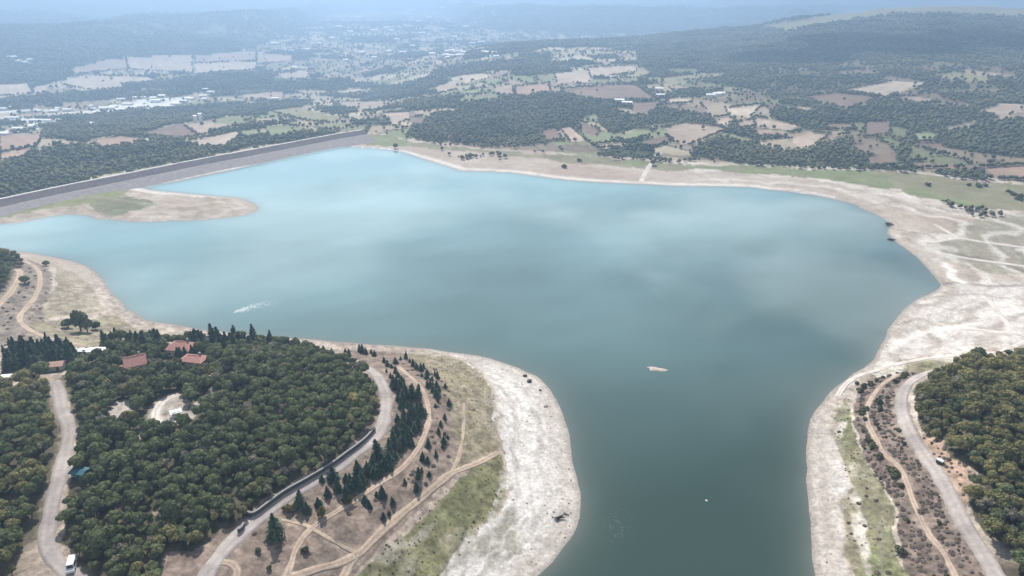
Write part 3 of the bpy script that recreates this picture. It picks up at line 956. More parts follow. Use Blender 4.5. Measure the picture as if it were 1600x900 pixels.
# ------------------------------------------------------------------ the lake
dm = (GD < 1.5)
wm = (dm[:-1, :-1] | dm[1:, 1:] | dm[:-1, 1:] | dm[1:, :-1]).ravel()
F = FACES[wm]
u, inv = np.unique(F.ravel(), return_inverse=True)
wx, wy, wd = VERT[u, 0], VERT[u, 1], -GD.ravel()[u]
V = np.stack([wx, wy, np.zeros(len(u))], 1)
# milky silt by the dam plus painted sky reflection, thinning towards the deep arm
silt_sheen = np.clip((wy - 0.28 * wx - 165) / 470.0, 0, 1.1)
silt_sheen = np.clip(silt_sheen + (fbm(wx + wy * .6, wy * 1.8 - wx, 110.0, 4, 51) - 0.5) * 0.55 * np.clip(silt_sheen * 2, 0, 1), 0, 1)
deep = np.array((.034, .060, .050)); milky = np.array((.27, .425, .445))
wc = deep[None] * (1 - silt_sheen[:, None]) + milky[None] * silt_sheen[:, None]
sh = np.exp(-np.maximum(wd, 0) / 4.5)[:, None] * 0.55
wc = wc * (1 - sh) + np.array((.16, .17, .15)) * sh
me = np_mesh('lake', V, inv.reshape(-1, 4), M_water, wc, True)
tag(link(bpy.data.objects.new('lake', me)), kind='structure')

# ------------------------------------------------------------------ roads
def ribbon(name, P, width, mat, lift=0.14, jit=0.0, seed=0, n_across=6):
    P = P[:, :2]
    seg = np.hypot(*np.diff(P, axis=0).T); s = np.concatenate([[0], np.cumsum(seg)])
    m = max(int(s[-1] / 1.2), 4)
    t = np.linspace(0, s[-1], m)
    Q = np.stack([np.interp(t, s, P[:, 0]), np.interp(t, s, P[:, 1])], 1)
    T = np.gradient(Q, axis=0); T /= np.maximum(np.linalg.norm(T, axis=1, keepdims=True), 1e-6)
    N = np.stack([-T[:, 1], T[:, 0]], 1)
    rows = []
    for k in range(n_across + 1):
        o = (min(max(k - 1, -.25), n_across - 1.75) / (n_across - 2) - 0.5) * width
        e = 0.0
        if k in (0, 1, n_across - 1, n_across):
            e = (fbm(t + seed * 31 + (k > 2) * 77, t * 0 + seed, 5.0, 3) - 0.5) * jit * (1 if k > 2 else -1)
        rows.append(Q + N * (o + e)[:, None] if isinstance(e, np.ndarray) else Q + N * o)
    Vx = np.stack(rows, 1)
    z = np.maximum(height(Vx[..., 0], Vx[..., 1]), 0.02)
    z = z + lift
    z[:, 0] -= lift + .25; z[:, -1] -= lift + .25
    V = np.concatenate([Vx, z[..., None]], -1).reshape(-1, 3)
    w = n_across + 1
    ii = np.arange(m * w).reshape(m, w)
    F = np.stack([ii[:-1, :-1], ii[1:, :-1], ii[1:, 1:], ii[:-1, 1:]], -1).reshape(-1, 4)[:, ::-1]
    paved = mat == M_road
    prof = np.array([.72, .86, 1.05, .92, 1.05, .86, .72]) if paved else np.array([.62, .74, 1.1, .80, 1.1, .74, .62])
    c = prof[None, :] * (1 + (fbm(Vx[..., 0], Vx[..., 1], 4.0, 3, seed) - .5) * .5)
    if paved:   # resurfaced stretches
        c = c * (1 + .09 * np.sign(fbm(t, t * 0 + seed * 7.0, 17.0, 2) - .5))[:, None]
    c = np.repeat(np.clip(c, .3, 1.4).reshape(-1, 1), 3, 1)
    o = link(bpy.data.objects.new(name, np_mesh(name, V, F, mat, c)))
    return tag(o, kind='structure')


for i, (k, (w, pts)) in enumerate(ROADS.items()):
    ribbon('road', ROAD_W[k], w, M_road, 0.13, 1.0, i)
RED = 'acef'
for i, (k, (w, pts)) in enumerate(TRACKS.items()):
    ribbon('dirt_track', ROAD_W[k], w, M_redtrack if k in RED else (M_palesed if k in 'klmnogq' else M_track), 0.09, 1.2, i + 9)

# ------------------------------------------------------------------ the dam
DAM_PX = [(-160, 344), (-60, 324), (0, 311), (105, 289), (210, 268.5), (315, 248), (400, 232.5), (483, 217), (530, 208.5), (566, 203)]
cx_, cy_ = on_plane([p[0] for p in DAM_PX], [p[1] for p in DAM_PX], 7.5)
DP = smooth_poly(np.stack([cx_, cy_], 1), False, 8)
T = np.gradient(DP, axis=0); T /= np.linalg.norm(T, axis=1, keepdims=True)
Nn = np.stack([T[:, 1], -T[:, 0]], 1)          # towards the lake
dam = empty('dam', (float(DP[40, 0]), float(DP[40, 1]), 0))
tag(dam, 'long straight earth dam with pale crest and a dark stone band above the water', 'dam')


def dam_strip(name, mat, o0, z0, o1, z1, rough=0.0, steps=1):
    m = len(DP); rows = []
    for s in range(steps + 1):
        f = s / steps
        off = o0 + (o1 - o0) * f; z = z0 + (z1 - z0) * f
        p = DP + Nn * off
        jz = (rng.random(m) - 0.5) * rough
        rows.append(np.stack([p[:, 0], p[:, 1], np.full(m, z) + jz], 1))
    V = np.stack(rows, 1).reshape(-1, 3) - np.array([DP[40, 0], DP[40, 1], 0])
    w = steps + 1
    ii = np.arange(m * w).reshape(m, w)
    F = np.stack([ii[:-1, :-1], ii[:-1, 1:], ii[1:, 1:], ii[1:, :-1]], -1).reshape(-1, 4)
    o = link(bpy.data.objects.new(name, np_mesh(name, V, F, mat)))
    o.parent = dam
    return o


dam_strip('back_slope', M_damgrass, -24, 0.0, -3.0, 7.4)
dam_strip('crest_road', M_damtop, -3.0, 7.4, 2.6, 7.45)
dam_strip('parapet', M_damtop, 2.6, 7.46, 3.0, 8.1)
dam_strip('riprap_band', M_riprap, 3.0, 8.1, 11.0, 4.6, 0.5, 5)
dam_strip('berm', M_damstone, 11.0, 4.6, 12.4, 4.5)
dam_strip('lower_face', M_damstone, 12.4, 4.5, 31.0, -2.2, 0.2, 4)

# ------------------------------------------------------------------ tree kinds
def ico(sub):
    bm = bmesh.new(); bmesh.ops.create_icosphere(bm, subdivisions=sub, radius=1.0)
    v = np.array([q.co[:] for q in bm.verts]); f = np.array([[w.index for w in q.verts] for q in bm.faces]); bm.free()
    return v, f


ICO1, ICO2 = ico(1), ico(2)


def leaf_quads(P, Nrm, size, r, tilt=0.38):
    n = len(P)
    N = Nrm + r.normal(0, tilt, (n, 3)); N /= np.linalg.norm(N, axis=1, keepdims=True)
    a = np.cross(N, r.normal(0, 1, (n, 3))); a /= np.maximum(np.linalg.norm(a, axis=1, keepdims=True), 1e-6)
    b_ = np.cross(N, a)
    s = size * (0.6 + 0.8 * r.random((n, 1))) * 0.5
    V = np.stack([P - a * s - b_ * s * .8, P + a * s - b_ * s * .8, P + a * s * .8 + b_ * s, P - a * s * .8 + b_ * s], 1).reshape(-1, 3)
    return V, np.arange(4 * n).reshape(n, 4)


def crown_mesh(name, seed, mat, rad_=2.9, zc=4.1, flat=0.78, lobes=13, leaves=900, leaf=0.62):
    r = np.random.default_rng(seed)
    V = []; F = []
    off = 0
    LP = []; LN = []; LW = []
    for k in range(lobes):
        u = r.normal(0, 1, 3); u /= np.linalg.norm(u); u[2] = abs(u[2]) * 1.0 - 0.25
        rr = 0 if k == 0 else 0.45 + 0.3 * r.random()
        c = np.array([u[0] * rad_ * rr, u[1] * rad_ * rr, zc + u[2] * rad_ * rr * flat])
        lr = rad_ * (0.62 if k == 0 else 0.30 + 0.20 * r.random())
        v, f = ICO1
        vv = v * (0.86 * lr * (1 + r.normal(0, .07, (len(v), 1)))) * np.array([1, 1, .85]) + c
        q = np.concatenate([f, f[:, 2:3]], 1)
        V.append(vv); F.append((f + off)); off += len(vv)
        d = r.normal(0, 1, (max(int(leaves * lr * lr / (rad_ * rad_ * 2.2)), 10), 3)); d /= np.linalg.norm(d, axis=1, keepdims=True)
        d = d[d[:, 2] > -0.55]
        LP.append(c + d * np.array([1, 1, .85]) * lr * (0.92 + 0.16 * r.random((len(d), 1)))); LN.append(d)
    P = np.concatenate(LP); Nn_ = np.concatenate(LN)
    lv, lf = leaf_quads(P, Nn_, leaf, r)
    tri = np.concatenate([lf[:, [0, 1, 2]], lf[:, [0, 2, 3]]]) + off
    Vv = np.concatenate(V + [lv]); Ff = np.concatenate(F + [tri])
    return np_mesh(name, Vv, Ff, mat)


def pine_mesh(name, seed, mat, h=6.5, w=1.55, tiers=11):
    r = np.random.default_rng(seed)
    P = []; N = []
    for t in range(tiers):
        f = t / (tiers - 1)
        z = h * (0.13 + 0.85 * f)
        rr = w * (1 - f) ** 0.8 * (0.85 + 0.3 * r.random()) + 0.10
        nb = int(6 + 10 * (1 - f))
        for k in range(nb):
            a = 2 * math.pi * (k + r.random()) / nb
            L = rr * (0.75 + 0.4 * r.random())
            for q in np.arange(0.25, 1.01, 0.25):
                P.append((math.cos(a) * L * q, math.sin(a) * L * q, z - 0.35 * L * q * q + r.normal(0, .07)))
                N.append((math.cos(a) * .6, math.sin(a) * .6, 0.8))
    P = np.array(P); N = np.array(N)
    v, f = leaf_quads(P, N, 0.60, r, 0.5)
    tri = np.concatenate([f[:, [0, 1, 2]], f[:, [0, 2, 3]]])
    # inner cone keeps the crown from being see-through
    k = 9
    cone = [(0, 0, h * 0.97)] + [(math.cos(a) * w * .55, math.sin(a) * w * .55, h * .13) for a in np.linspace(0, 2 * math.pi, k, endpoint=False)]
    cf = np.array([[0, 1 + i, 1 + (i + 1) % k] for i in range(k)])
    return np_mesh(name, np.concatenate([v, np.array(cone)]), np.concatenate([tri, cf + len(v)]), mat)


def bush_mesh(name, seed, mat, rad_=0.9, leaves=240, leaf=0.33):
    return crown_mesh(name, seed, mat, rad_, rad_ * 0.55, 0.7, 6, leaves, leaf)


def flat_mesh(name, seed, mat, rad_, leaves, leaf):
    r = np.random.default_rng(seed)
    a = r.uniform(0, 6.283, leaves); q = rad_ * np.sqrt(r.random(leaves))
    z = (0.42 * rad_) * (1 - (q / rad_) ** 2) * (.5 + .7 * r.random(leaves)) + .04
    v, f = leaf_quads(np.stack([q * np.cos(a), q * np.sin(a), z], 1), np.stack([np.cos(a) * q * .5, np.sin(a) * q * .5, np.ones(leaves)], 1), leaf, r, .5)
    return np_mesh(name, v, np.concatenate([f[:, [0, 1, 2]], f[:, [0, 2, 3]]]), mat)


def far_mesh(name, seed, mat, rad_=3.0):
    r = np.random.default_rng(seed)
    V = []; F = []; off = 0
    for k in range(4):
        v, f = ICO1
        c = np.array([r.normal(0, .9), r.normal(0, .9), 3.0 + r.normal(0, .5)]) * (k > 0) + np.array([0, 0, 3.3]) * (k == 0)
        s = rad_ * (0.8 if k == 0 else 0.5 + .15 * r.random())
        V.append(v * s * (1 + r.normal(0, .14, (len(v), 1))) * np.array([1, 1, .95]) + c); F.append(f + off); off += len(v)
    return np_mesh(name, np.concatenate(V), np.concatenate(F), mat)


def trunk_mesh(name, h, r0, r1, limbs, seed, spread=1.3):
    r = np.random.default_rng(seed)
    m = MB()

    def tube(pts, rads, n=7):
        rings = []
        for (p, q) in zip(pts, rads):
            rings.append(len(m.v))
            for k in range(n):
                a = 2 * math.pi * k / n
                m.v.append((p[0] + math.cos(a) * q, p[1] + math.sin(a) * q, p[2]))
        for a_, b_ in zip(rings[:-1], rings[1:]):
            for k in range(n):
                m.f.append((a_ + k, a_ + (k + 1) % n, b_ + (k + 1) % n, b_ + k))
    tube([(0, 0, -0.6), (0.03, 0, h * .3), (0.08, .05, h * .65), (0.02, .06, h)], [r0 * 1.35, r0, r0 * .75, r1])
    for k in range(limbs):
        a = 2 * math.pi * (k + r.random() * .6) / limbs
        z0 = h * (0.5 + .3 * r.random()); L = spread * (0.8 + .5 * r.random())
        tube([(0.04, .03, z0), (math.cos(a) * L * .5, math.sin(a) * L * .5, z0 + L * .45), (math.cos(a) * L, math.sin(a) * L, z0 + L * 1.0)], [r0 * .5, r0 * .34, r0 * .12], 5)
    me = bpy.data.meshes.new(name); me.from_pydata(m.v, [], m.f); me.materials.append(M_bark); me.update()
    return me


OAK = [crown_mesh('oak_crown', s, L_oak, 2.7 + .25 * (s % 3), 3.9, .80, 13) for s in range(4)]
OLV = [crown_mesh('olive_oak_crown', 20 + s, L_olive, 2.9 + .25 * (s % 3), 3.9, .80, 14) for s in range(4)]
GRY = [crown_mesh('grey_oak_crown', 140 + s, L_grey, 2.5, 3.6, .85, 11, 420, .5) for s in range(2)]
PIN = [pine_mesh('pine_crown', 40 + s, L_pine, 5.3 + .45 * s, 1.85 + .14 * s, 9) for s in range(4)]
OAKL = [crown_mesh('low_crown', 120 + s, L_oak, 2.8, 2.5, .95, 15, 1100, .6) for s in range(3)]
BSH = [bush_mesh('bush_crown', 60 + s, L_bush) for s in range(3)]
AUT = [bush_mesh('autumn_crown', 66 + s, L_autumn, 1.2, 300, .35) for s in range(2)]
DRY = [flat_mesh('dry_scrub', 70 + s, L_dry, 0.85, 130, .32) for s in range(3)]
FARM = [far_mesh('far_crown', 80 + s, L_far) for s in range(4)]
TR_OAK = [trunk_mesh('oak_trunk', 4.2, .24, .10, 5, s, 1.5) for s in range(2)]
TR_PIN = trunk_mesh('pine_trunk', 5.6, .15, .04, 0, 5)
TR_BSH = trunk_mesh('bush_stem', .8, .07, .03, 4, 6, .4)


def plant(name, loc, crown, trunk, sc, rz, label, cat, group=None, sz=1.0):
    root = empty(name, loc, rz)
    root.scale = (sc, sc, sc * sz)
    if name == 'pine_tree':
        wd = random.uniform(.8, 1.25)
        root.scale = (sc * wd, sc * wd, sc * sz)
        root.rotation_euler = (random.gauss(0, .05), random.gauss(0, .05), rz)
    tag(root, label, cat, group)
    for nm, me in (('trunk', trunk), ('crown', crown)):
        o = link(bpy.data.objects.new(nm, me)); o.parent = root
    return root


# --- scatter over the wooded outlines
def scatter(poly, spacing, margin=0.0, jit=0.42, z_guess=6.0):
    p = np.array(poly, float)
    q = smooth_poly(poly, True, 3)
    wx_, wy_ = on_plane(q[:, 0], np.minimum(q[:, 1], 1200), z_guess)
    x0, x1, y0, y1 = wx_.min() - 5, wx_.max() + 5, wy_.min() - 5, wy_.max() + 5
    nx, ny = int((x1 - x0) / spacing) + 1, int((y1 - y0) / spacing) + 1
    gx, gy = np.meshgrid(np.arange(nx), np.arange(ny), indexing='ij')
    X = x0 + (gx + (gy % 2) * .5) * spacing + rng.uniform(-jit, jit, gx.shape) * spacing
    Y = y0 + gy * spacing + rng.uniform(-jit, jit, gx.shape) * spacing
    X = X.ravel(); Y = Y.ravel()
    D = shore_d(X, Y); Z = height(X, Y, D)
    px, py = project(X, Y, Z)
    ok = inside(poly, px, py) & (D > 4)
    X, Y, Z, px, py = X[ok], Y[ok], Z[ok], px[ok], py[ok]
    keep = np.ones(len(X), bool)
    for ci, c in enumerate(CLEAR):
        keep &= ~inside(c, px, py)
        if ci in (0, 1, 2):
            keep &= ~inside([(q_[0], q_[1] + 9) for q_ in c], px, py) & ~inside([(q_[0], q_[1] + 12) for q_ in c], px, py)
    for k, P in ROAD_W.items():
        w_ = (ROADS.get(k) or TRACKS.get(k))[0]
        if P[:, 1].min() > 520:
            continue
        keep &= seg_dist(P[:, :2], X, Y, False) > w_ / 2 + margin
    return np.stack([X, Y, Z, px, py], 1)[keep]


BUILD_PX = [(213, 572, 17), (285, 549, 22), (304, 567, 19), (84, 573, 13), (47, 583, 10), (128, 744, 17), (124, 563, 9), (155, 553, 10), (11, 592, 8), (195, 579, 7), (110, 886, 9), (135, 552, 12)]


def off_buildings(T):
    k = np.ones(len(T), bool)
    for bx, by, r_ in BUILD_PX:
        k &= ~((np.abs(T[:, 3] - bx) < r_ * 1.05) & (T[:, 4] > by - r_ * .35) & (T[:, 4] < by + r_ * 0.85))
    return T[k]


wa = off_buildings(scatter(W_A, 2.85, 2.0)); wb = off_buildings(scatter(W_B, 2.95, 2.0)); wr = scatter(W_R, 3.0, 1.8); wk = scatter(W_KNOLL, 3.8, 1.5)
groveT = off_buildings(scatter(W_GROVE, 3.6, 1.5))
conif = scatter(W_CONIF, 2.5, 1.3)


def inframe(T, m=40):
    return (T[:, 3] > -m) & (T[:, 3] < 1600 + m) & (T[:, 4] < 900 + 90)


def infr(T):
    return (T[:, 3] > -5) & (T[:, 3] < 1605) & (T[:, 4] < 935)


woods = []
for T, kind in ((wa, 0), (wb, 1), (wr, 2), (wk, 3)):
    T = T[inframe(T, 260)]
    woods.append(np.concatenate([T, np.full((len(T), 1), kind)], 1))
woods = np.concatenate(woods)
dist = np.hypot(np.hypot(woods[:, 0], woods[:, 1]), CAM_H)
order = np.argsort(dist + 1e5 * (~infr(woods)))
single = order[:300]; rest = order[300:]
near_grp = {0: 'oak trees in the wood inside the curved road', 1: 'oak trees left of the left road', 2: 'oak trees in the right hand wood', 3: 'oak trees on the left knoll'}


def road_d(k, x, y):
    return float(seg_dist(ROAD_W[k][:, :2], np.array([x]), np.array([y]), False)[0])


def oak_label(kd, x, y, px, py, olive, sc):
    size = 'broad ' if sc > .8 else 'small ' if sc < .55 else ''
    tone = 'olive' if olive else 'dark green'
    if kd == 0:
        if road_d('left', x, y) < 9: w = 'lining the right side of the left road'
        elif road_d('curved', x, y) < 11: w = 'just behind the stone wall of the curved road' if px > 392 else 'at the wood edge by the end of the stone wall'
        elif 210 < px < 350 and py < 700: w = 'beside the sandy clearing inside the wood'
        elif py > 850: w = 'along the bare brown lower edge of the wood'
        elif px < 250: w = 'in the wood between the left road and the bare lower edge'
        elif px < 400: w = 'in the middle of the wood above the bare lower edge'
        else: w = 'in the wood on the slope above the curved road'
    elif kd == 1:
        w = 'lining the left side of the left road' if road_d('left', x, y) < 9 else 'in the wood at the picture edge left of the left road'
    elif kd == 2:
        w = 'at the edge of the right wood facing the road' if road_d('right', x, y) < 16 else 'deep inside the right wood away from the road'
    else:
        w = 'on the low wooded knoll above the far left lane'
    return f'{size}{tone} oak {w}'


def pick_crown(kind, x, y):
    nz = float(fbm(np.array([x]), np.array([y]), 40.0, 3, 12)[0])
    p = {0: 0.10, 1: 0.62, 2: 0.72, 3: 0.1}[kind] + (nz - .5) * 1.6
    return random.random() < p


for i in single:
    x, y, z, px, py, kd = woods[i]
    kd = int(kd)
    olive = pick_crown(kd, x, y)
    sc = min(max(random.lognormvariate(-.50, .26), .34), 1.12)
    grey = random.random() < .06
    lab = oak_label(kd, x, y, px, py, olive, sc)
    if grey:
        lab = lab.replace('olive oak', 'thin greyish oak').replace('dark green oak', 'thin greyish oak')
    plant('oak_tree', (x, y, z), random.choice(GRY if grey else OLV if olive else OAK), random.choice(TR_OAK), sc, random.uniform(0, 6.28),
          lab, 'tree', near_grp[kd], random.uniform(.85, 1.15))


# --- geometry-node scatter for masses that nobody could count
def mass(name, P, sources, var, scl, kind='stuff'):
    me = bpy.data.meshes.new(name)
    me.vertices.add(len(P)); me.vertices.foreach_set('co', np.ascontiguousarray(P[:, :3], np.float32).ravel())
    for nm, arr, ty in (('var', np.asarray(var, np.int32), 'INT'), ('scl', np.asarray(scl, np.float32), 'FLOAT'),
                        ('rot', rng.uniform(0, 6.28, len(P)).astype(np.float32), 'FLOAT')):
        a = me.attributes.new(nm, ty, 'POINT'); a.data.foreach_set('value', arr)
    o = link(bpy.data.objects.new(name, me))
    ng = bpy.data.node_groups.new(name, 'GeometryNodeTree')
    ng.interface.new_socket('Geometry', in_out='INPUT', socket_type='NodeSocketGeometry')
    ng.interface.new_socket('Geometry', in_out='OUTPUT', socket_type='NodeSocketGeometry')
    N, L = ng.nodes, ng.links
    gi = N.new('NodeGroupInput'); go = N.new('NodeGroupOutput'); jn = N.new('GeometryNodeJoinGeometry')

    def attr(nm, ty):
        q = N.new('GeometryNodeInputNamedAttribute'); q.data_type = ty; q.inputs['Name'].default_value = nm
        return q.outputs['Attribute']
    av, as_, ar = attr('var', 'INT'), attr('scl', 'FLOAT'), attr('rot', 'FLOAT')
    cx = N.new('ShaderNodeCombineXYZ'); L.new(ar, cx.inputs[2])
    e2r = N.new('FunctionNodeEulerToRotation'); L.new(cx.outputs[0], e2r.inputs[0])
    for k, src in enumerate(sources):
        cmp_ = N.new('FunctionNodeCompare'); cmp_.data_type = 'INT'; cmp_.operation = 'EQUAL'
        L.new(av, cmp_.inputs['A']) if 'A' in cmp_.inputs else None
        ins_ = [s for s in cmp_.inputs if s.type == 'INT']
        L.new(av, ins_[0]); ins_[1].default_value = k
        oi = N.new('GeometryNodeObjectInfo'); oi.inputs['Object'].default_value = src; oi.transform_space = 'ORIGINAL'
        ip = N.new('GeometryNodeInstanceOnPoints')
        L.new(gi.outputs[0], ip.inputs['Points']); L.new(cmp_.outputs[0], ip.inputs['Selection'])
        L.new(oi.outputs['Geometry'], ip.inputs['Instance']); L.new(e2r.outputs[0], ip.inputs['Rotation']); L.new(as_, ip.inputs['Scale'])
        L.new(ip.outputs[0], jn.inputs[0])
    L.new(jn.outputs[0], go.inputs[0])
    md = o.modifiers.new('scatter', 'NODES'); md.node_group = ng
    o['kind'] = kind
    return o


def crown_obj(me):
    for o in COL.objects:
        if o.type == 'MESH' and o.data == me and o.parent is not None:
            return o
    return None


# a few of each kind stand as single plants first, so that their crowns can be reused
SPECIAL = []


def px_plant(name, px, py, crown, trunk, sc, label, cat, group=None, sz=1.0):
    p = at1(px, py)
    SPECIAL.append(p)
    return plant(name, p, crown, trunk, sc, random.uniform(0, 6.28), label, cat, group, sz)


# lone trees on the left bank
px_plant('broadleaf_tree', 107, 512, OAKL[0], TR_OAK[0], .9, 'round dark tree leftmost of the clump on the dry left bank', 'tree')
px_plant('broadleaf_tree', 127, 518, OAKL[1], TR_OAK[1], 1.35, 'tallest dark tree in the middle of the clump on the dry left bank', 'tree', None, 1.55)
px_plant('broadleaf_tree', 137, 519, OAKL[2], TR_OAK[1], 1.0, 'dark tree leaning on the tallest tree of the clump on the left bank', 'tree', None, 1.4)
px_plant('broadleaf_tree', 150, 515, OAKL[0], TR_OAK[0], .72, 'thin dark tree rightmost of the clump on the dry left bank', 'tree', None, 1.15)
px_plant('broadleaf_tree', 72, 415, OAKL[1], TR_OAK[0], .8, 'low dark tree alone between the pale bend track and the water', 'tree', None, .7)
px_plant('broadleaf_tree', 39, 443, OAKL[2], TR_OAK[0], .9, 'dark tree between the paved lane and the pale bend track', 'tree')

# pines
PG = 'pine trees between the curved road and the beach'
pines = conif[infr(conif)]
pts = list(map(tuple, pines[:, :3]))
belt = [(612, 560), (655, 573), (692, 592), (706, 640), (704, 690), (680, 735), (640, 790), (600, 815), (560, 790), (610, 756), (645, 728), (668, 690), (676, 650), (670, 620), (655, 596), (628, 572)]
bt = scatter(belt, 3.9, 1.0)
bt = bt[rng.random(len(bt)) < 0.62]
edge_px = [(498, 790), (512, 775), (528, 768), (548, 760), (540, 752), (560, 742), (480, 800), (503, 752), (520, 748), (468, 793), (435, 826), (430, 840), (540, 782), (566, 752), (570, 738), (585, 728), (592, 716)]
ep = at([p[0] for p in edge_px], [p[1] for p in edge_px])
top_px = [(488, 548), (497, 549), (506, 548), (512, 552), (519, 551), (521, 556), (540, 552), (541, 560), (545, 557), (562, 549), (566, 551), (572, 553), (580, 552), (585, 556), (600, 566), (606, 572), (612, 575), (618, 568),
          (626, 562), (634, 560), (640, 566), (646, 572), (662, 576), (668, 586), (680, 588), (684, 592), (604, 582), (610, 590), (618, 584), (628, 596), (622, 590), (672, 604), (676, 612), (682, 606)]
tp = at([p[0] for p in top_px], [p[1] for p in top_px])
pine_list = [(p, .82) for p in pts] + [(tuple(p[:3]), .58) for p in bt] + [(tuple(p), .88) for p in ep] + [(tuple(p), .52) for p in tp]
pine_list.sort(key=lambda q: math.hypot(q[0][0], q[0][1]))
for p, s in pine_list[:300]:
    sc = s * random.uniform(.5, 1.15)
    px, py = (float(q_) for q_ in project(np.array(p[0]), np.array(p[1]), np.array(p[2])))
    dl, dr = road_d('curved', p[0], p[1]), road_d('a', p[0], p[1])
    size = 'tall ' if sc > .8 else 'small ' if sc < .5 else ''
    if py < 600 and s < .55: w = 'in the thin row on the dry bank above the beach'
    elif s == .88: w = 'on the grassy verge along the lower side of the curved road'
    elif px > float(np.interp(py, [560, 592, 630, 655, 705, 740, 790], [610, 645, 668, 670, 650, 620, 545])): w = 'on the dry slope between the red track and the meadow'
    elif dl < 8: w = 'at the upper edge of the pine strip beside the curved road'
    elif dr < 8: w = 'at the lower edge of the pine strip beside the red track'
    else: w = 'in the middle of the dense pine strip below the curved road'
    plant('pine_tree', p, random.choice(PIN), TR_PIN, sc, random.uniform(0, 6.28), f'{size}dark pine {w}', 'tree', PG, random.uniform(.7, 1.25))
for T in groveT[infr(groveT)][:60]:
    plant('pine_tree', T[:3], random.choice(PIN), TR_PIN, random.uniform(.85, 1.25), random.uniform(0, 6.28),
          'tall dark pine in the grove behind the low pink roofed house', 'tree', 'pine trees in the grove by the houses', random.uniform(.95, 1.2))
vg = scatter([(150, 556), (170, 540), (240, 534), (262, 545), (240, 556), (180, 556)], 5.0, 1.0)
vg = off_buildings(vg)
for T in vg[:22]:
    plant('pine_tree', T[:3], random.choice(PIN), TR_PIN, random.uniform(.9, 1.3), random.uniform(0, 6.28),
          'dark pine standing behind the red roofed houses', 'tree', 'pine trees behind the red roofed houses', 1.1)

for k, (qx, qy) in enumerate([(279, 560), (283, 561), (291, 562), (302, 560)]):
    px_plant('cypress_tree', qx, qy, PIN[k], TR_PIN, .82, 'narrow dark cypress standing between the two right hand red roofs', 'tree', 'cypresses between the red roofs', 1.1)
bk = scatter([(262, 548), (300, 538), (360, 534), (430, 535), (430, 548), (330, 558), (262, 558)], 5.5, 1.0)
bk = off_buildings(bk)
for T in bk[:26]:
    plant('pine_tree', T[:3], random.choice(PIN), TR_PIN, random.uniform(1.0, 1.45), random.uniform(0, 6.28),
          'tall dark pine along the lakeward edge of the wood right of the houses', 'tree', 'pine trees at the lakeward wood edge', 1.15)
# bushes and small autumn trees
px_plant('round_bush', 1405, 863, BSH[0], TR_BSH, 2.0, 'largest round dark bush on the grass left of the right hand track', 'bush', None, .8)
px_plant('autumn_bush', 451, 798, AUT[0], TR_BSH, 1.5, 'yellowing bush on the verge of the curved road above the dirt junction', 'bush')
px_plant('autumn_bush', 502, 808, AUT[1], TR_BSH, 1.4, 'yellow green small tree where the red track bends below the pines', 'tree', None, 1.5)
px_plant('autumn_bush', 545, 786, AUT[0], TR_BSH, 1.2, 'yellow green small tree beside the red track under the pines', 'tree', None, 1.5)
px_plant('round_bush', 432, 838, BSH[1], TR_BSH, 2.2, 'dark bush on the right verge of the curved road near the wall gap', 'bush', None, 1.2)
px_plant('round_bush', 478, 862, BSH[2], TR_BSH, 1.5, 'lone dark shrub right of the red track at the lower edge', 'bush')
px_plant('round_bush', 421, 890, BSH[1], TR_BSH, .9, 'small dark shrub alone on bare brown ground at the lower edge', 'bush', None, 1.4)
BG = 'bushes on the scrubby bank by the right hand track'
rb = scatter(Z_RSCRUB, 5.2, 1.0)
rb = rb[infr(rb)]
rb = rb[(rng.random(len(rb)) < np.where((rb[:, 4] < 710) & (rb[:, 3] > 1362), .75, .12))]
for T in rb[:140]:
    plant('scrub_bush', T[:3], random.choice(BSH), TR_BSH, random.uniform(.7, 1.9), random.uniform(0, 6.28),
          'low green bush on the brown scrub bank beside the right hand track', 'bush', BG, random.uniform(.6, 1.0))
row = at([1338, 1344, 1350, 1352, 1346, 1356, 1362, 1352, 1360, 1374, 1392, 1398, 1408, 1398, 1412, 1416], [600, 612, 606, 640, 646, 690, 698, 656, 602, 715, 735, 745, 760, 740, 590, 586])
for p in row:
    plant('scrub_bush', p, random.choice(BSH), TR_BSH, random.uniform(1.3, 2.2), random.uniform(0, 6.28),
          'dark bush in the ragged line between the green strip and the right hand track', 'bush', 'dark bushes left of the right hand track', random.uniform(.7, 1.0))
far_b = at([1514, 1528, 1540, 1582, 1590, 1594, 1596, 1450, 905, 882, 1575], [290, 292, 291, 305, 312, 308, 314, 290, 252, 262, 300])
for p in far_b:
    plant('meadow_bush', p, random.choice(BSH), TR_BSH, random.uniform(2.2, 3.4), random.uniform(0, 6.28),
          'small dark bush standing alone on the far lakeside grass', 'bush', 'bushes on the far lakeside grass', .8)
# dry scrub sample plant, then the mass of it
px_plant('dry_shrub', 1440, 800, DRY[0], TR_BSH, 1.3, 'brown leafless shrub between the right hand track and the road', 'bush', 'brown shrubs by the right hand road')
px_plant('dry_shrub', 1470, 840, DRY[1], TR_BSH, 1.3, 'brown leafless shrub between the right hand track and the road', 'bush', 'brown shrubs by the right hand road')
px_plant('dry_shrub', 1455, 770, DRY[2], TR_BSH, 1.3, 'brown leafless shrub between the right hand track and the road', 'bush', 'brown shrubs by the right hand road')

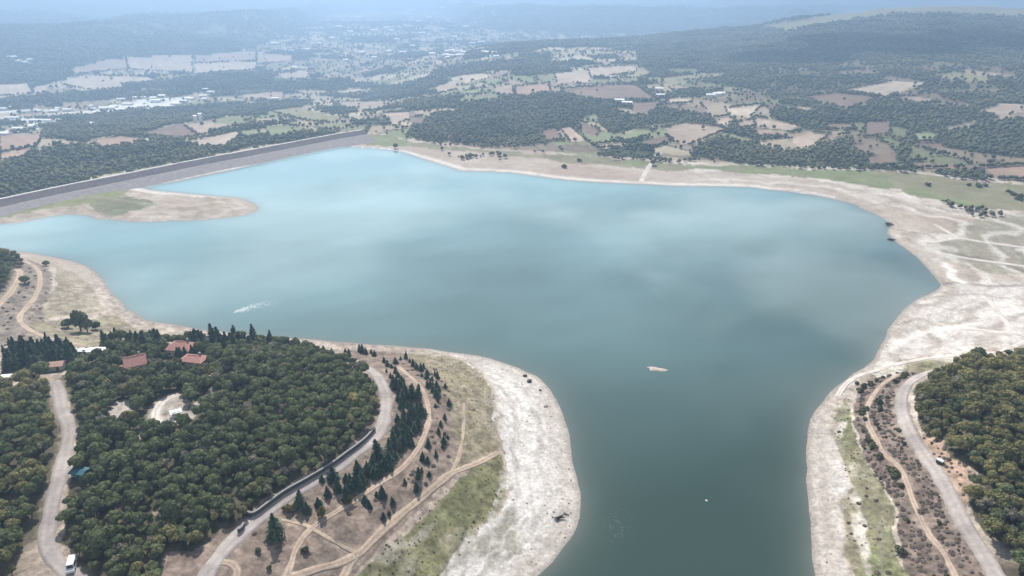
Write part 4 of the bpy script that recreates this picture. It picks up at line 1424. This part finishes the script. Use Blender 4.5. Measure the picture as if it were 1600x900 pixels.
O_OAK = [crown_obj(m) for m in OAK]; O_OLV = [crown_obj(m) for m in OLV]; O_BSH = [crown_obj(m) for m in BSH]; O_DRY = [crown_obj(m) for m in DRY]; O_GRY = [o for o in (crown_obj(m) for m in GRY) if o]
T = woods[rest]
v = np.array([(4 if pick_crown(int(k[5]), k[0], k[1]) else 0) + random.randrange(4) for k in T])
if O_GRY:
    v = np.where(rng.random(len(v)) < .06, 8 + rng.integers(0, len(O_GRY), len(v)), v)
mass('woodland', T, O_OAK + O_OLV + O_GRY, v, np.clip(rng.lognormal(-.50, .26, len(T)), .34, 1.12))

sc1 = scatter(Z_RSCRUB, 1.35, .6); sc1 = sc1[rng.random(len(sc1)) < .6]
sc2 = scatter([(400, 830), (560, 740), (650, 720), (700, 720), (640, 800), (560, 860), (460, 905), (330, 905)], 2.6, .6); sc2 = sc2[rng.random(len(sc2)) < .22]
sc3 = scatter(Z_RROADSIDE, 1.8, .6); sc3 = sc3[rng.random(len(sc3)) < .5]
sc4 = scatter([(606, 560), (690, 580), (715, 640), (705, 740), (640, 790), (620, 740), (670, 690), (676, 630)], 2.6, .6); sc4 = sc4[rng.random(len(sc4)) < .3]
sc5 = scatter(Z_LEFTBROWN, 3.0, .8); sc5 = sc5[rng.random(len(sc5)) < .3]
sc6 = scatter(Z_RGREEN, 3.0, .8); sc6 = sc6[rng.random(len(sc6)) < .12]
TUFT = [flat_mesh('weed_tuft', 90 + s, leaf_mat('weed leaves %d' % s, *((((.13, .14, .065), (.21, .215, .11)), ((.24, .205, .14), (.33, .29, .205)))[s])), .7, 60, .3) for s in range(2)]
px_plant('weed_clump', 740, 815, TUFT[0], TR_BSH, .8, 'green weed clump on the green strip beside the white beach', 'plant', 'weed clumps on the meadow')
px_plant('weed_clump', 740, 640, TUFT[1], TR_BSH, .8, 'dry weed clump on the olive meadow above the track fork', 'plant', 'weed clumps on the meadow')
tf = []
for zp, sp_, pr in ((Z_PENGREEN, 1.5, .55), (Z_PENOLIVE, 1.7, .5), (Z_RGREEN, 1.6, .45), (Z_LEFTDRY, 2.6, .5), (Z_RGRASS2, 2.2, .5)):
    t_ = scatter(zp, sp_, .5); t_ = t_[fbm(t_[:, 0], t_[:, 1], 6.0, 3, 61) > .5 - .5 * (pr - .3)]
    tf.append(t_[rng.random(len(t_)) < pr])
tf = np.concatenate(tf)
mass('weeds', tf, [crown_obj(m) for m in TUFT], np.where(fbm(tf[:, 0], tf[:, 1], 14.0, 3, 62) + rng.normal(0, .1, len(tf)) > .5, 0, 1), rng.uniform(.22, .55, len(tf)))
sc7 = scatter([(740, 560), (800, 590), (815, 680), (805, 760), (770, 850), (720, 900), (780, 900), (860, 860), (895, 790), (880, 680), (840, 600), (790, 572)], 3.0, .5); sc7 = sc7[rng.random(len(sc7)) < np.where(fbm(sc7[:, 0], sc7[:, 1], 12.0, 3, 71) > .56, .35, .03)]
sc7s = len(sc7)
scr = np.concatenate([sc7, sc1, sc2, sc3, sc4, sc5, sc6])
mass('undergrowth', scr, O_DRY + O_BSH[:1], np.where(rng.random(len(scr)) < .06, 3, rng.integers(0, 3, len(scr))), np.concatenate([rng.uniform(.12, .38, sc7s), rng.uniform(.4, 1.05, len(scr) - sc7s)]))

# --- far woods, hedges and scattered trees on the hills and across the valley
fp = []
for r0, r1, spc in ((560, 800, 4.2), (800, 1100, 5.0), (1100, 1500, 6.0), (1500, 2150, 7.6), (2150, 3000, 10.5), (3000, 4600, 17.0)):
    nx = int(2 * r1 / spc)
    gx, gy = np.meshgrid(np.arange(-nx // 2, nx // 2), np.arange(int(r0 * .6 / spc), int(r1 / spc)), indexing='ij')
    X = (gx + rng.uniform(-.45, .45, gx.shape)).ravel() * spc; Y = (gy + rng.uniform(-.45, .45, gx.shape)).ravel() * spc
    rr = np.hypot(X, Y); aa = np.arctan2(X, Y)
    k = (rr > r0) & (rr <= r1) & (np.abs(aa) < R(40.5))
    fp.append(np.stack([X[k], Y[k]], 1))
fp = np.concatenate(fp)
X, Y = fp[:, 0], fp[:, 1]
D = shore_d(X, Y)
k = D > 25
X, Y, D = X[k], Y[k], D[k]
Z = height(X, Y, D)
px, py = project(X, Y, Z)
hl, mt_, rr, rc_, rm_, dr_ = hill_parts(X, Y)
b2, e2 = parcel(X, Y)
wn2 = fbm(X, Y, 260.0, 3, 21)
gp = fbm(X, Y, 48.0, 4, 31)
onh = (hl > 1.5)
hop = 0.50 * np.clip((py - 95) / 55.0, 0.0, 1)
onh = onh & (rr < rc_ + 60)
dens = np.where(onh, np.where((gp > .63) & (py > 95), .2, np.where((b2 < hop) & (e2 > .05), .05, .93)), np.where((b2 > np.where(rr > 1600, .82, .74)) | (wn2 > np.where(rr > 1600, .60, .57)) | (e2 < .05), .85, .03))
dens = np.where(mt_ > 2, np.where(fbm(X, Y, 130.0, 4, 41) > .66, .1, .8), dens)
jx = px + (fbm(X, Y, 16.0, 4, 1) - .5) * 34 * .3; jy = py + (fbm(X, Y, 16.0, 4, 2) - .5) * 26 * .3
for p in LEFT_WOODS:
    dens = np.where(inside(p, jx, jy), .95, dens)
dens = np.where(inside(Z_SCRUBN, jx, jy) & ~((b2 > .72) & onh), np.minimum(dens, .28), dens)
for p in HILL_WOODS:
    dens = np.where(inside(p, jx, jy), .97, dens)
for p in (Z_NGRASS, Z_RGRASS, HILLTOP, Z_SPITGRASS):
    dens = np.where(inside(p, jx, jy), 0.0, dens)
for p in QUARRY:
    dens = np.where(inside(p, px, py), 0.03, dens)
for kd, p in FIELDS:
    dens = np.where(inside(p, px, py), 0.006, dens)
dens = np.where((rr < 640) & (px > 560) & (D < 60), 0, dens)
dam_d = seg_dist(DP, X, Y, False)
dens = np.where(dam_d < 13, 0, dens)
lakeside = (Y * 1.0 < np.interp(X, DP[:, 0], DP[:, 1])) & (X < DP[-1, 0])
dens = np.where(lakeside, 0, dens)
dens = np.where((py < 15) & (px > 1150) & (mt_ < 2), 0, dens)
k = rng.random(len(X)) < dens
FP = np.stack([X[k], Y[k], Z[k]], 1)
FS = np.interp(np.hypot(FP[:, 0], FP[:, 1]), [560, 800, 1400, 2100, 3300, 4600], [.62, .74, .90, 1.15, 1.6, 2.5]) * rng.uniform(.55, 1.25, len(FP))
# hedges along field edges
hp = []
for kd, poly in FIELDS:
    n_ = len(poly)
    for i in range(n_):
        if random.random() < .30:
            continue
        a, b_ = np.array(poly[i], float), np.array(poly[(i + 1) % n_], float)
        m = max(int(np.hypot(*(b_ - a)) / 2.2), 2)
        t = np.linspace(0, 1, m)
        t = t[rng.random(m) < .8]
        if len(t):
            hp.append(a[None] + (b_ - a)[None] * t[:, None] + rng.normal(0, .5, (len(t), 2)))
hp = np.concatenate(hp)
H3 = at(hp[:, 0], hp[:, 1])
ok = (H3[:, 1] > 500) & (seg_dist(DP, H3[:, 0], H3[:, 1], False) > 20)
H3 = H3[ok]
FP = np.concatenate([FP, H3]); FS = np.concatenate([FS, rng.uniform(.5, .85, len(H3)) * np.interp(np.hypot(H3[:, 0], H3[:, 1]), [560, 2000], [.8, 1.3])])
fsp = []
for k, (sx, sy, tx) in enumerate([(618, 232, 'lone dark tree at the lakeside end of the dam'), (1020, 258, 'dark tree at the head of the pale path on the far bank'),
                                  (1408, 268, 'tall dark tree beside the purple brown field above the far grass'), (1345, 262, 'dark tree at the edge of the far grass below the brown field')]):
    o = px_plant('far_tree', sx, sy, FARM[k], TR_OAK[0], 1.0 + .2 * (k == 2), tx, 'tree')
O_FAR = [crown_obj(m) for m in FARM]
mass('far_woods', FP, O_FAR, rng.integers(0, 4, len(FP)), FS)
print('far trees', len(FP), 'woods', len(woods), 'pines', len(pine_list), 'scrub', len(scr), 'bushes', len(rb))

# ------------------------------------------------------------------ houses
def house(name, px, py, w, d, hw, hr, rz, roof, label, cat='house', hip=True, wall=None, windows=True, group=None):
    p = at1(px, py)
    root = empty(name, p, rz)
    tag(root, label, cat, group)
    wall = wall or M_wall
    MB().box(-w / 2, w / 2, -d / 2, d / 2, -1.0, hw).build('wall', wall, root)
    e = .5; i = (d / 2) * .9 if hip else 0.0
    v = [(-w / 2 - e, -d / 2 - e, hw), (w / 2 + e, -d / 2 - e, hw), (w / 2 + e, d / 2 + e, hw), (-w / 2 - e, d / 2 + e, hw), (-w / 2 - e * (not hip) + i, 0, hw + hr), (w / 2 + e * (not hip) - i, 0, hw + hr),
         (-w / 2 - e, -d / 2 - e, hw - .18), (w / 2 + e, -d / 2 - e, hw - .18), (w / 2 + e, d / 2 + e, hw - .18), (-w / 2 - e, d / 2 + e, hw - .18)]
    f = [(0, 1, 5, 4), (1, 2, 5), (2, 3, 4, 5), (3, 0, 4), (6, 7, 1, 0), (7, 8, 2, 1), (8, 9, 3, 2), (9, 6, 0, 3), (9, 8, 7, 6)]
    rf = mesh_obj('roof', v, f, roof, root)
    if w > 6.6:
        MB().box(w * .2, w * .2 + .8, .6, 1.4, hw + .3, hw + hr + .7).build('chimney', M_cop, rf)
        MB().box(-w / 2 + i - .1, w / 2 - i + .1, -.14, .14, hw + hr - .08, hw + hr + .09).build('ridge_cap', M_tile, rf)
    if windows:
        nwin = max(2, int(w / 2.6))
        for k in range(nwin):
            x = -w / 2 + (k + .5) * w / nwin
            for s in (-1, 1):
                y = s * d / 2
                if k == nwin // 2 and s < 0:
                    MB().box(x - .5, x + .5, y - .05, y + .05, 0, 2.1).build('door', M_door, root)
                else:
                    wf = MB().box(x - .55, x + .55, y - .05, y + .05, 1.0, 2.2).build('window', M_white, root)
                    MB().box(x - .45, x + .45, y - .07, y + .07, 1.1, 2.1).build('pane', M_glass, wf)
    return root


house('large_house', 214, 576, 6.8, 6.6, 3.0, 2.6, R(28), M_tile, 'house with a steep terracotta roof leftmost of the red roofed houses in the wood', hip=False)
house('large_house', 286, 553, 10.0, 6.8, 3.4, 2.3, R(-8), M_tile, 'house with a wide terracotta roof nearest the water among the red roofed houses')
house('large_house', 305, 571, 8.8, 5.0, 3.0, 1.6, R(-12), M_tile, 'long house with a terracotta roof in front of the one nearest the water')
house('low_house', 86, 577, 6.5, 3.6, 2.2, 1.0, R(14), M_tile2, 'low house with a faded pink roof in front of the dark pine grove', hip=False)
house('low_house', 50, 588, 4.6, 3.0, 2.0, .8, R(16), M_tile2, 'small low house with a dull roof left of the faded pink roofed house', hip=False)
house('shed', 196, 582, 4.0, 3.0, 2.2, .9, R(20), M_tile2, 'small shed with a pinkish roof left of the steep terracotta roof', 'shed', hip=False)
house('shed', 155, 554, 6.5, 3.0, 2.3, .6, R(4), M_white, 'low white roofed shed at the end of the bank track', 'shed', hip=False)
house('shed', 128, 552, 6.5, 2.2, 1.6, .4, R(3), M_white, 'long low white shed between the grove and the end of the bank track', 'shed', hip=False)
house('canopy_hut', 127, 745, 3.8, 2.7, 2.2, .5, R(-12), M_teal, 'small hut with a teal sheet roof on the right verge of the left road', 'hut', hip=False, wall=M_teal)
house('cabin', 11, 596, 2.8, 2.2, 2.2, .35, R(10), M_white, 'white box cabin beside the pale track at the left edge', 'cabin', hip=False, wall=M_white)
house('pump_house', 276, 650, 2.6, 2.0, 1.9, .3, R(30), M_white, 'white flat hut at the edge of the sandy clearing in the wood', 'hut', hip=False, wall=M_white)
house('kiosk', 335, 596, 2.2, 2.0, 2.2, .5, R(20), M_white, 'tiny white kiosk among trees below the long red roofed house', 'hut', hip=False, wall=M_white)


# ------------------------------------------------------------------ cars
def car(name, px, py, rz, paint, label, van=False):
    p = at1(px, py)
    root = empty(name, p, rz)
    tag(root, label, 'van' if van else 'car')
    L, Wd = (5.0, 2.0) if van else (4.3, 1.8)
    hb = 1.0 if van else .82
    m = MB().box(-L / 2, L / 2, -Wd / 2, Wd / 2, .32, hb, .06)
    if van:
        m.box(-L / 2 + .1, L / 2 - 1.0, -Wd / 2 + .06, Wd / 2 - .06, hb - .02, 2.0, .12, -.03)
    else:
        m.box(-L / 2 + .75, L / 2 - 1.15, -Wd / 2 + .1, Wd / 2 - .1, hb - .02, 1.42, .26)
    m.build('body', paint, root)
    top = 1.9 if van else 1.34
    x0, x1 = (-L / 2 + 1.9, L / 2 - 1.1) if van else (-L / 2 + 1.05, L / 2 - 1.5)
    for s in (-1, 1):
        yy = s * (Wd / 2 - .16)
        MB().box(x0, x1, yy - .1, yy + .1, hb + .1, top - .05, .05).build('side_window', M_glass, root)
    xf = L / 2 - 1.0 if van else L / 2 - 1.32
    MB().box(xf - .14, xf + .06, -Wd / 2 + .28, Wd / 2 - .28, hb + .06, top - .06, .03).build('windscreen', M_glass, root)
    for s in (-1, 1):
        MB().box(L / 2 - .12, L / 2 + .02, s * (Wd / 2 - .36) - .17, s * (Wd / 2 - .36) + .17, .58, .74).build('headlight', M_white, root)
    for sx in (-1, 1):
        for s in (-1, 1):
            MB().disc(sx * L * .31, s * (Wd / 2 - .08), .33, .33, .22).build('wheel', M_rubber, root)
    return root


def rock(px, py, w, label):
    p = at1(px, py)
    v, f = ICO2
    r_ = np.random.default_rng(int(px))
    k = 1 + r_.normal(0, .10, (len(v), 1))
    o = mesh_obj('boulder', v * k * np.array([w * .55, w * .42, w * .40]), f, M_drift, None)
    o.location = p + Vector((0, 0, w * .12)); o.rotation_euler = (0, 0, px)
    tag(o, label, 'rock')


rock(820, 588, 1.7, 'dark boulder nearest the tip of the white beach')
rock(827, 596.5, 2.1, 'larger dark boulder just behind the one nearest the beach tip')
rock(844, 610, 1.1, 'small dark boulder on the white beach between the pair and the driftwood')
bp_ = at1(1468, 724)
wb_ = empty('waste_container', bp_, R(-55)); tag(wb_, 'dark waste container with a white lid on the sandy verge of the right road', 'container')
MB().box(-.95, .95, -.6, .6, .2, 1.15, -.06).build('body', M_cardark, wb_)
MB().box(-1.05, 1.05, -.7, .7, 1.15, 1.42, .14).build('lid', M_carwhite, wb_)
for sx in (-1, 1):
    for sy in (-1, 1):
        MB().disc(sx * .75, sy * .5, .14, .14, .1).build('wheel', M_rubber, wb_)
car('parked_car', 126, 564, R(10), M_carwhite, 'white car parked between the pine grove and the houses')
car('parked_van', 113, 886, R(-70), M_carwhite, 'white van parked on the left road under the trees at the bottom edge', True)

# ------------------------------------------------------------------ stone wall along the curved road
def stone_wall(pts, h, label):
    sp = smooth_poly(pts, False, 5)
    P = at(sp[:, 0], sp[:, 1])
    o0 = P[0].copy()
    root = empty('stone_wall', o0)
    tag(root, label, 'wall')
    T_ = np.gradient(P[:, :2], axis=0); T_ /= np.maximum(np.linalg.norm(T_, axis=1, keepdims=True), 1e-6)
    N_ = np.stack([-T_[:, 1], T_[:, 0]], 1)
    for nm, hw_, za, zb_, mt2 in (('wall_body', .22, -.8, h, M_stone), ('coping', .33, h, h + .18, M_cop)):
        m = MB(); n_ = len(P)
        for i in range(n_):
            for s in (-1, 1):
                q = P[i, :2] + N_[i] * hw_ * s - o0[:2]
                for z in (za, zb_):
                    m.v.append((q[0], q[1], P[i, 2] - o0[2] + z))
        for i in range(n_ - 1):
            a = 4 * i; c = 4 * (i + 1)
            m.f += [(a, a + 1, c + 1, c), (a + 2, c + 2, c + 3, a + 3), (a + 1, a + 3, c + 3, c + 1), (a, c, c + 2, a + 2)]
        m.f += [(0, 2, 3, 1), (4 * n_ - 4, 4 * n_ - 3, 4 * n_ - 1, 4 * n_ - 2)]
        m.build(nm, mt2, root)
    return root


stone_wall([(586, 672), (570, 690), (541, 712), (515, 731), (478, 753), (446, 771), (420, 790), (397, 806), (384, 803)], 1.3, 'long grey stone wall with pale coping along the inner edge of the curved road')
stone_wall([(382, 822), (378, 829), (372, 833)], 1.3, 'short stub of stone wall below the gap in the long wall')

# ------------------------------------------------------------------ far buildings
def shed(px, py, w, d, h, rz, label, group, cat='warehouse', roof=None):
    p = at1(px, py)
    root = empty('white_shed' if cat == 'warehouse' else 'village_house', p, rz)
    tag(root, label, cat, group)
    MB().box(-w / 2, w / 2, -d / 2, d / 2, -1, h).build('wall', M_white, root)
    v = [(-w / 2 - .3, -d / 2 - .3, h), (w / 2 + .3, -d / 2 - .3, h), (w / 2 + .3, d / 2 + .3, h), (-w / 2 - .3, d / 2 + .3, h), (-w / 2 - .3, 0, h + d * .16), (w / 2 + .3, 0, h + d * .16)]
    mesh_obj('roof', v, [(0, 1, 5, 4), (1, 2, 5), (2, 3, 4, 5), (3, 0, 4), (3, 2, 1, 0)], roof or M_white, root)
    return root


IG = 'white industrial sheds beyond the dam'
for px_, py_, w_ in [(4, 172, 18), (20, 169, 9), (60, 175, 14), (86, 176, 14), (92, 172, 10), (106, 174, 16), (146, 172, 10), (144, 168, 6), (168, 171, 28), (190, 173, 24), (205, 170, 26), (222, 168, 24),
                     (200, 164, 20), (190, 157, 18), (218, 154, 26), (244, 160, 20), (254, 152, 14), (262, 168, 20), (276, 164, 20), (288, 161, 14), (296, 156, 22), (320, 157, 10), (20, 186, 26), (58, 190, 24),
                     (76, 191, 12), (92, 190, 7), (30, 203, 18), (8, 211, 14), (52, 200, 9), (145, 196, 5), (232, 172, 14), (248, 169, 16), (178, 168, 14), (240, 155, 12)]:
    shed(px_, py_, w_ * .95, random.uniform(7, 12), random.uniform(3.0, 5), R(random.uniform(-6, 14)),
         ('long' if w_ >= 18 else 'short' if w_ < 11 else 'mid sized') + ' white low shed ' + ('at the left end of the strip nearest the dam' if py_ > 180 else 'on the left part of the far industrial strip' if px_ < 120 else
         'in the crowded bright middle of the industrial strip' if px_ < 236 else 'towards the right end of the industrial strip'), IG)
shed(306, 191, 4.5, 5, 9, R(20), 'left one of two tall pale buildings above the brown field behind the dam', None, 'building')
shed(314, 190, 4.5, 5, 11, R(20), 'right one of two tall pale buildings above the brown field behind the dam', None, 'building')
VG = 'white houses scattered over the hazy valley'
vp = [(644, 18), (692, 16), (585, 50), (612, 50), (605, 46), (640, 44), (660, 54), (690, 48), (645, 74), (676, 86), (700, 92), (560, 30), (520, 62), (500, 70), (430, 70), (478, 80), (585, 92), (762, 84), (772, 84), (758, 83), (775, 90),
      (700, 82), (706, 81), (712, 83), (718, 82), (724, 84), (696, 88), (704, 89), (712, 89), (720, 88), (738, 70), (752, 68), (655, 36), (670, 30), (620, 64), (540, 96), (566, 84), (608, 82), (630, 84), (456, 82), (530, 44), (548, 52), (710, 60), (728, 44),
      (330, 146), (322, 142), (318, 152), (40, 100), (30, 98), (48, 96), (20, 92), (968, 160), (1120, 150), (1126, 149), (1110, 152), (560, 130), (1032, 152), (1030, 142), (980, 164), (430, 156), (462, 108)]
for px_, py_ in vp:
    q = at1(px_, py_)
    dd = math.hypot(q.x, q.y)
    s = max(1.0, dd / 1500.0)
    if dd > 9000:
        continue
    shed(px_, py_, random.uniform(9, 15) * s, 7 * s, 4 * s, R(random.uniform(-20, 20)), 'small pale house among the hazy fields of the far valley', VG, 'house')

# ------------------------------------------------------------------ things on and by the water
def islet():
    p = on_plane(1026, 577)
    n_ = 28; rings = [(1.0, -.25), (.86, .06), (.6, .32), (.3, .5)]
    v = []; f = []
    for ri, (s, z) in enumerate(rings):
        for k in range(n_):
            a = 2 * math.pi * k / n_
            w_ = 1 + .16 * math.sin(3 * a + 1) + .1 * math.sin(5 * a)
            v.append((4.3 * s * w_ * math.cos(a), 1.9 * s * w_ * math.sin(a) - .28 * 4.3 * s * math.cos(a), z + random.uniform(-.04, .04)))
    for ri in range(len(rings) - 1):
        for k in range(n_):
            f.append((ri * n_ + k, ri * n_ + (k + 1) % n_, (ri + 1) * n_ + (k + 1) % n_, (ri + 1) * n_ + k))
    f.append(tuple(range((len(rings) - 1) * n_, len(rings) * n_)))
    o = mesh_obj('islet', v, f, M_sand, None, True)
    o.location = (float(p[0]), float(p[1]), 0)
    tag(o, kind='structure')


islet()


def foam(pts, size, name='foam', mat=None):
    v = []; f = []
    for (x, y), s in zip(pts, size):
        i = len(v); n_ = 6
        a0 = random.random() * 6
        for k in range(n_):
            a = a0 + k * 2 * math.pi / n_; q = s * random.uniform(.6, 1.2)
            v.append((x + q * math.cos(a), y + q * .8 * math.sin(a), .02 + random.uniform(0, .02)))
        v.append((x, y, .06 + s * .1))
        f += [(i + k, i + (k + 1) % n_, i + n_) for k in range(n_)]
    tag(mesh_obj(name, v, f, mat or M_foam), kind='stuff')


q = []; sz = []
for _ in range(900):
    t = random.random() ** .8
    px_ = 368 + 76 * t + random.gauss(0, 2); py_ = 487 - 25 * t + 7 * t * t + random.gauss(0, 1.2 + 3.0 * t)
    q.append(on_plane(px_, py_)); sz.append(random.uniform(.10, .30) * (1.15 - .8 * t))
foam([(float(a), float(b_)) for a, b_ in q], sz)
q = []; sz = []
for _ in range(150):
    q.append(on_plane(960 + random.gauss(0, 14), 824 + random.gauss(0, 14) )); sz.append(random.uniform(.04, .13))
for _ in range(12):
    q.append(on_plane(945 + random.gauss(0, 8), 790 + random.gauss(0, 8))); sz.append(random.uniform(.04, .12))
foam([(float(a), float(b_)) for a, b_ in q], sz, 'bubbles', M_fleck)

# buoy
bx_, by_ = on_plane(1104, 783)
buoy = empty('buoy', (float(bx_), float(by_), 0)); tag(buoy, 'small white round buoy alone on the dark green water', 'buoy')
vv, ff = ICO2
mesh_obj('float', vv * np.array([.42, .42, .34]) + np.array([0, 0, .12]), ff, M_white, buoy, True)
MB().disc(0, 0, .55, .09, .09, 8).build('ring', M_cop, buoy)

# driftwood and stones on the beach
def drift(px, py, rz, label, n_=5, s=1.0):
    p = at1(px, py)
    root = empty('driftwood_pile', p, rz); tag(root, label, 'driftwood')
    for k in range(n_):
        L = random.uniform(1.4, 3.2) * s; r_ = random.uniform(.10, .22) * s
        m = MB(); a = random.uniform(-.5, .5); ox, oy = random.uniform(-.6, .6) * s, random.uniform(-.6, .6) * s
        for j, t in enumerate((-.5, -.15, .2, .5)):
            for q_ in range(6):
                b_ = q_ * math.pi / 3; rr_ = r_ * (1 - .35 * abs(t))
                x = t * L; y = math.sin(t * 4 + k) * .12
                m.v.append((ox + x * math.cos(a) - (y + rr_ * math.cos(b_)) * math.sin(a), oy + x * math.sin(a) + (y + rr_ * math.cos(b_)) * math.cos(a), r_ + rr_ * math.sin(b_) + .1 * k * s))
        for j in range(3):
            for q_ in range(6):
                m.f.append((j * 6 + q_, j * 6 + (q_ + 1) % 6, (j + 1) * 6 + (q_ + 1) % 6, (j + 1) * 6 + q_))
        m.f += [tuple(range(5, -1, -1)), tuple(range(18, 24))]
        m.build('log', M_drift, root)


drift(874, 812, R(35), 'larger pile of dark driftwood on the white beach near the waterline', 7, 1.1)
drift(884, 803, R(-40), 'smaller heap of dark driftwood above the larger pile by the waterline', 3, .7)
drift(853, 636, R(20), 'dark scatter of driftwood on the beach below the two dark cars', 4, .8)
drift(1389, 352, R(10), 'dark driftwood tangle on the far right muddy point', 6, 1.8)
drift(1392, 375, R(-25), 'dark driftwood line on the mud just below the far right point', 5, 1.6)

sv = []; sf = []
for _ in range(700):
    t = random.randrange(len(SHORE))
    p = SHORE[t]
    if p[1] > 420 or p[1] < 100:
        continue
    x = p[0] + random.gauss(0, 5); y = p[1] + random.gauss(0, 5)
    dd = float(shore_d(np.array([x]), np.array([y]))[0])
    if dd < .5 or dd > 12:
        continue
    z = float(height(np.array([x]), np.array([y]))[0]); s = random.uniform(.1, .34)
    i = len(sv)
    for v_ in ICO1[0]:
        sv.append((x + v_[0] * s * random.uniform(.8, 1.3), y + v_[1] * s * random.uniform(.8, 1.3), z + v_[2] * s * .7))
    sf += [tuple(int(a) + i for a in f_) for f_ in ICO1[1]]
if sv:
    tag(mesh_obj('shore_stones', sv, sf, M_drift), kind='stuff')

# ------------------------------------------------------------------ a low cumulus whose shade lies on the hill
M_cloud, n, l, b = new_mat('cloud')
b.inputs['Base Color'].default_value = (.9, .9, .9, 1); b.inputs['Roughness'].default_value = 1
tr = n.new('ShaderNodeBsdfTranslucent'); tr.inputs['Color'].default_value = (1, 1, 1, 1)
ms = n.new('ShaderNodeMixShader'); ms.inputs[0].default_value = .85
l.new(b.outputs[0], ms.inputs[1]); l.new(tr.outputs[0], ms.inputs[2]); l.new(ms.outputs[0], n['Material Output'].inputs['Surface'])
cv = []; cf = []
rc = random.Random(5)
spot = at1(1430, 66)
cen = spot + to_sun * (400 / to_sun.z)
v0, f0 = ICO2
for k in range(46):
    ex = rc.gauss(0, 1) * 210; ey = rc.gauss(0, 1) * 75
    rr_ = rc.uniform(40, 95) * math.exp(-(ex / 420) ** 2)
    i = len(cv)
    jit = np.random.default_rng(k).normal(0, .07, (len(v0), 1))
    for q in v0 * rr_ * (1 + jit) * np.array([1.25, 1.0, .62]):
        cv.append((cen.x + ex + q[0], cen.y + ey + q[1], cen.z + max(q[2], -18) + rc.uniform(0, 3)))
    cf += [tuple(int(a) + i for a in f_) for f_ in f0]
cl = tag(mesh_obj('cloud', cv, cf, M_cloud, None, True), kind='stuff')
rm_ = cl.modifiers.new('merge', 'REMESH'); rm_.mode = 'VOXEL'; rm_.voxel_size = 9.0; rm_.use_smooth_shade = True

# ------------------------------------------------------------------ the haze in the air
HZ = 12500.0
hb = MB().box(-HZ, HZ, -HZ, HZ, -110.0, 192.0)
M_haze = bpy.data.materials.new('haze'); M_haze.use_nodes = True
n, l = M_haze.node_tree.nodes, M_haze.node_tree.links
n.remove(n['Principled BSDF'])
pv = n.new('ShaderNodeVolumePrincipled')
pv.inputs['Color'].default_value = (.465, .69, 1.0, 1)
pv.inputs['Density'].default_value = 0.00040
pv.inputs['Anisotropy'].default_value = 0.45
l.new(pv.outputs[0], n['Material Output'].inputs['Volume'])
hz = hb.build('haze', M_haze)
tag(hz, kind='stuff')
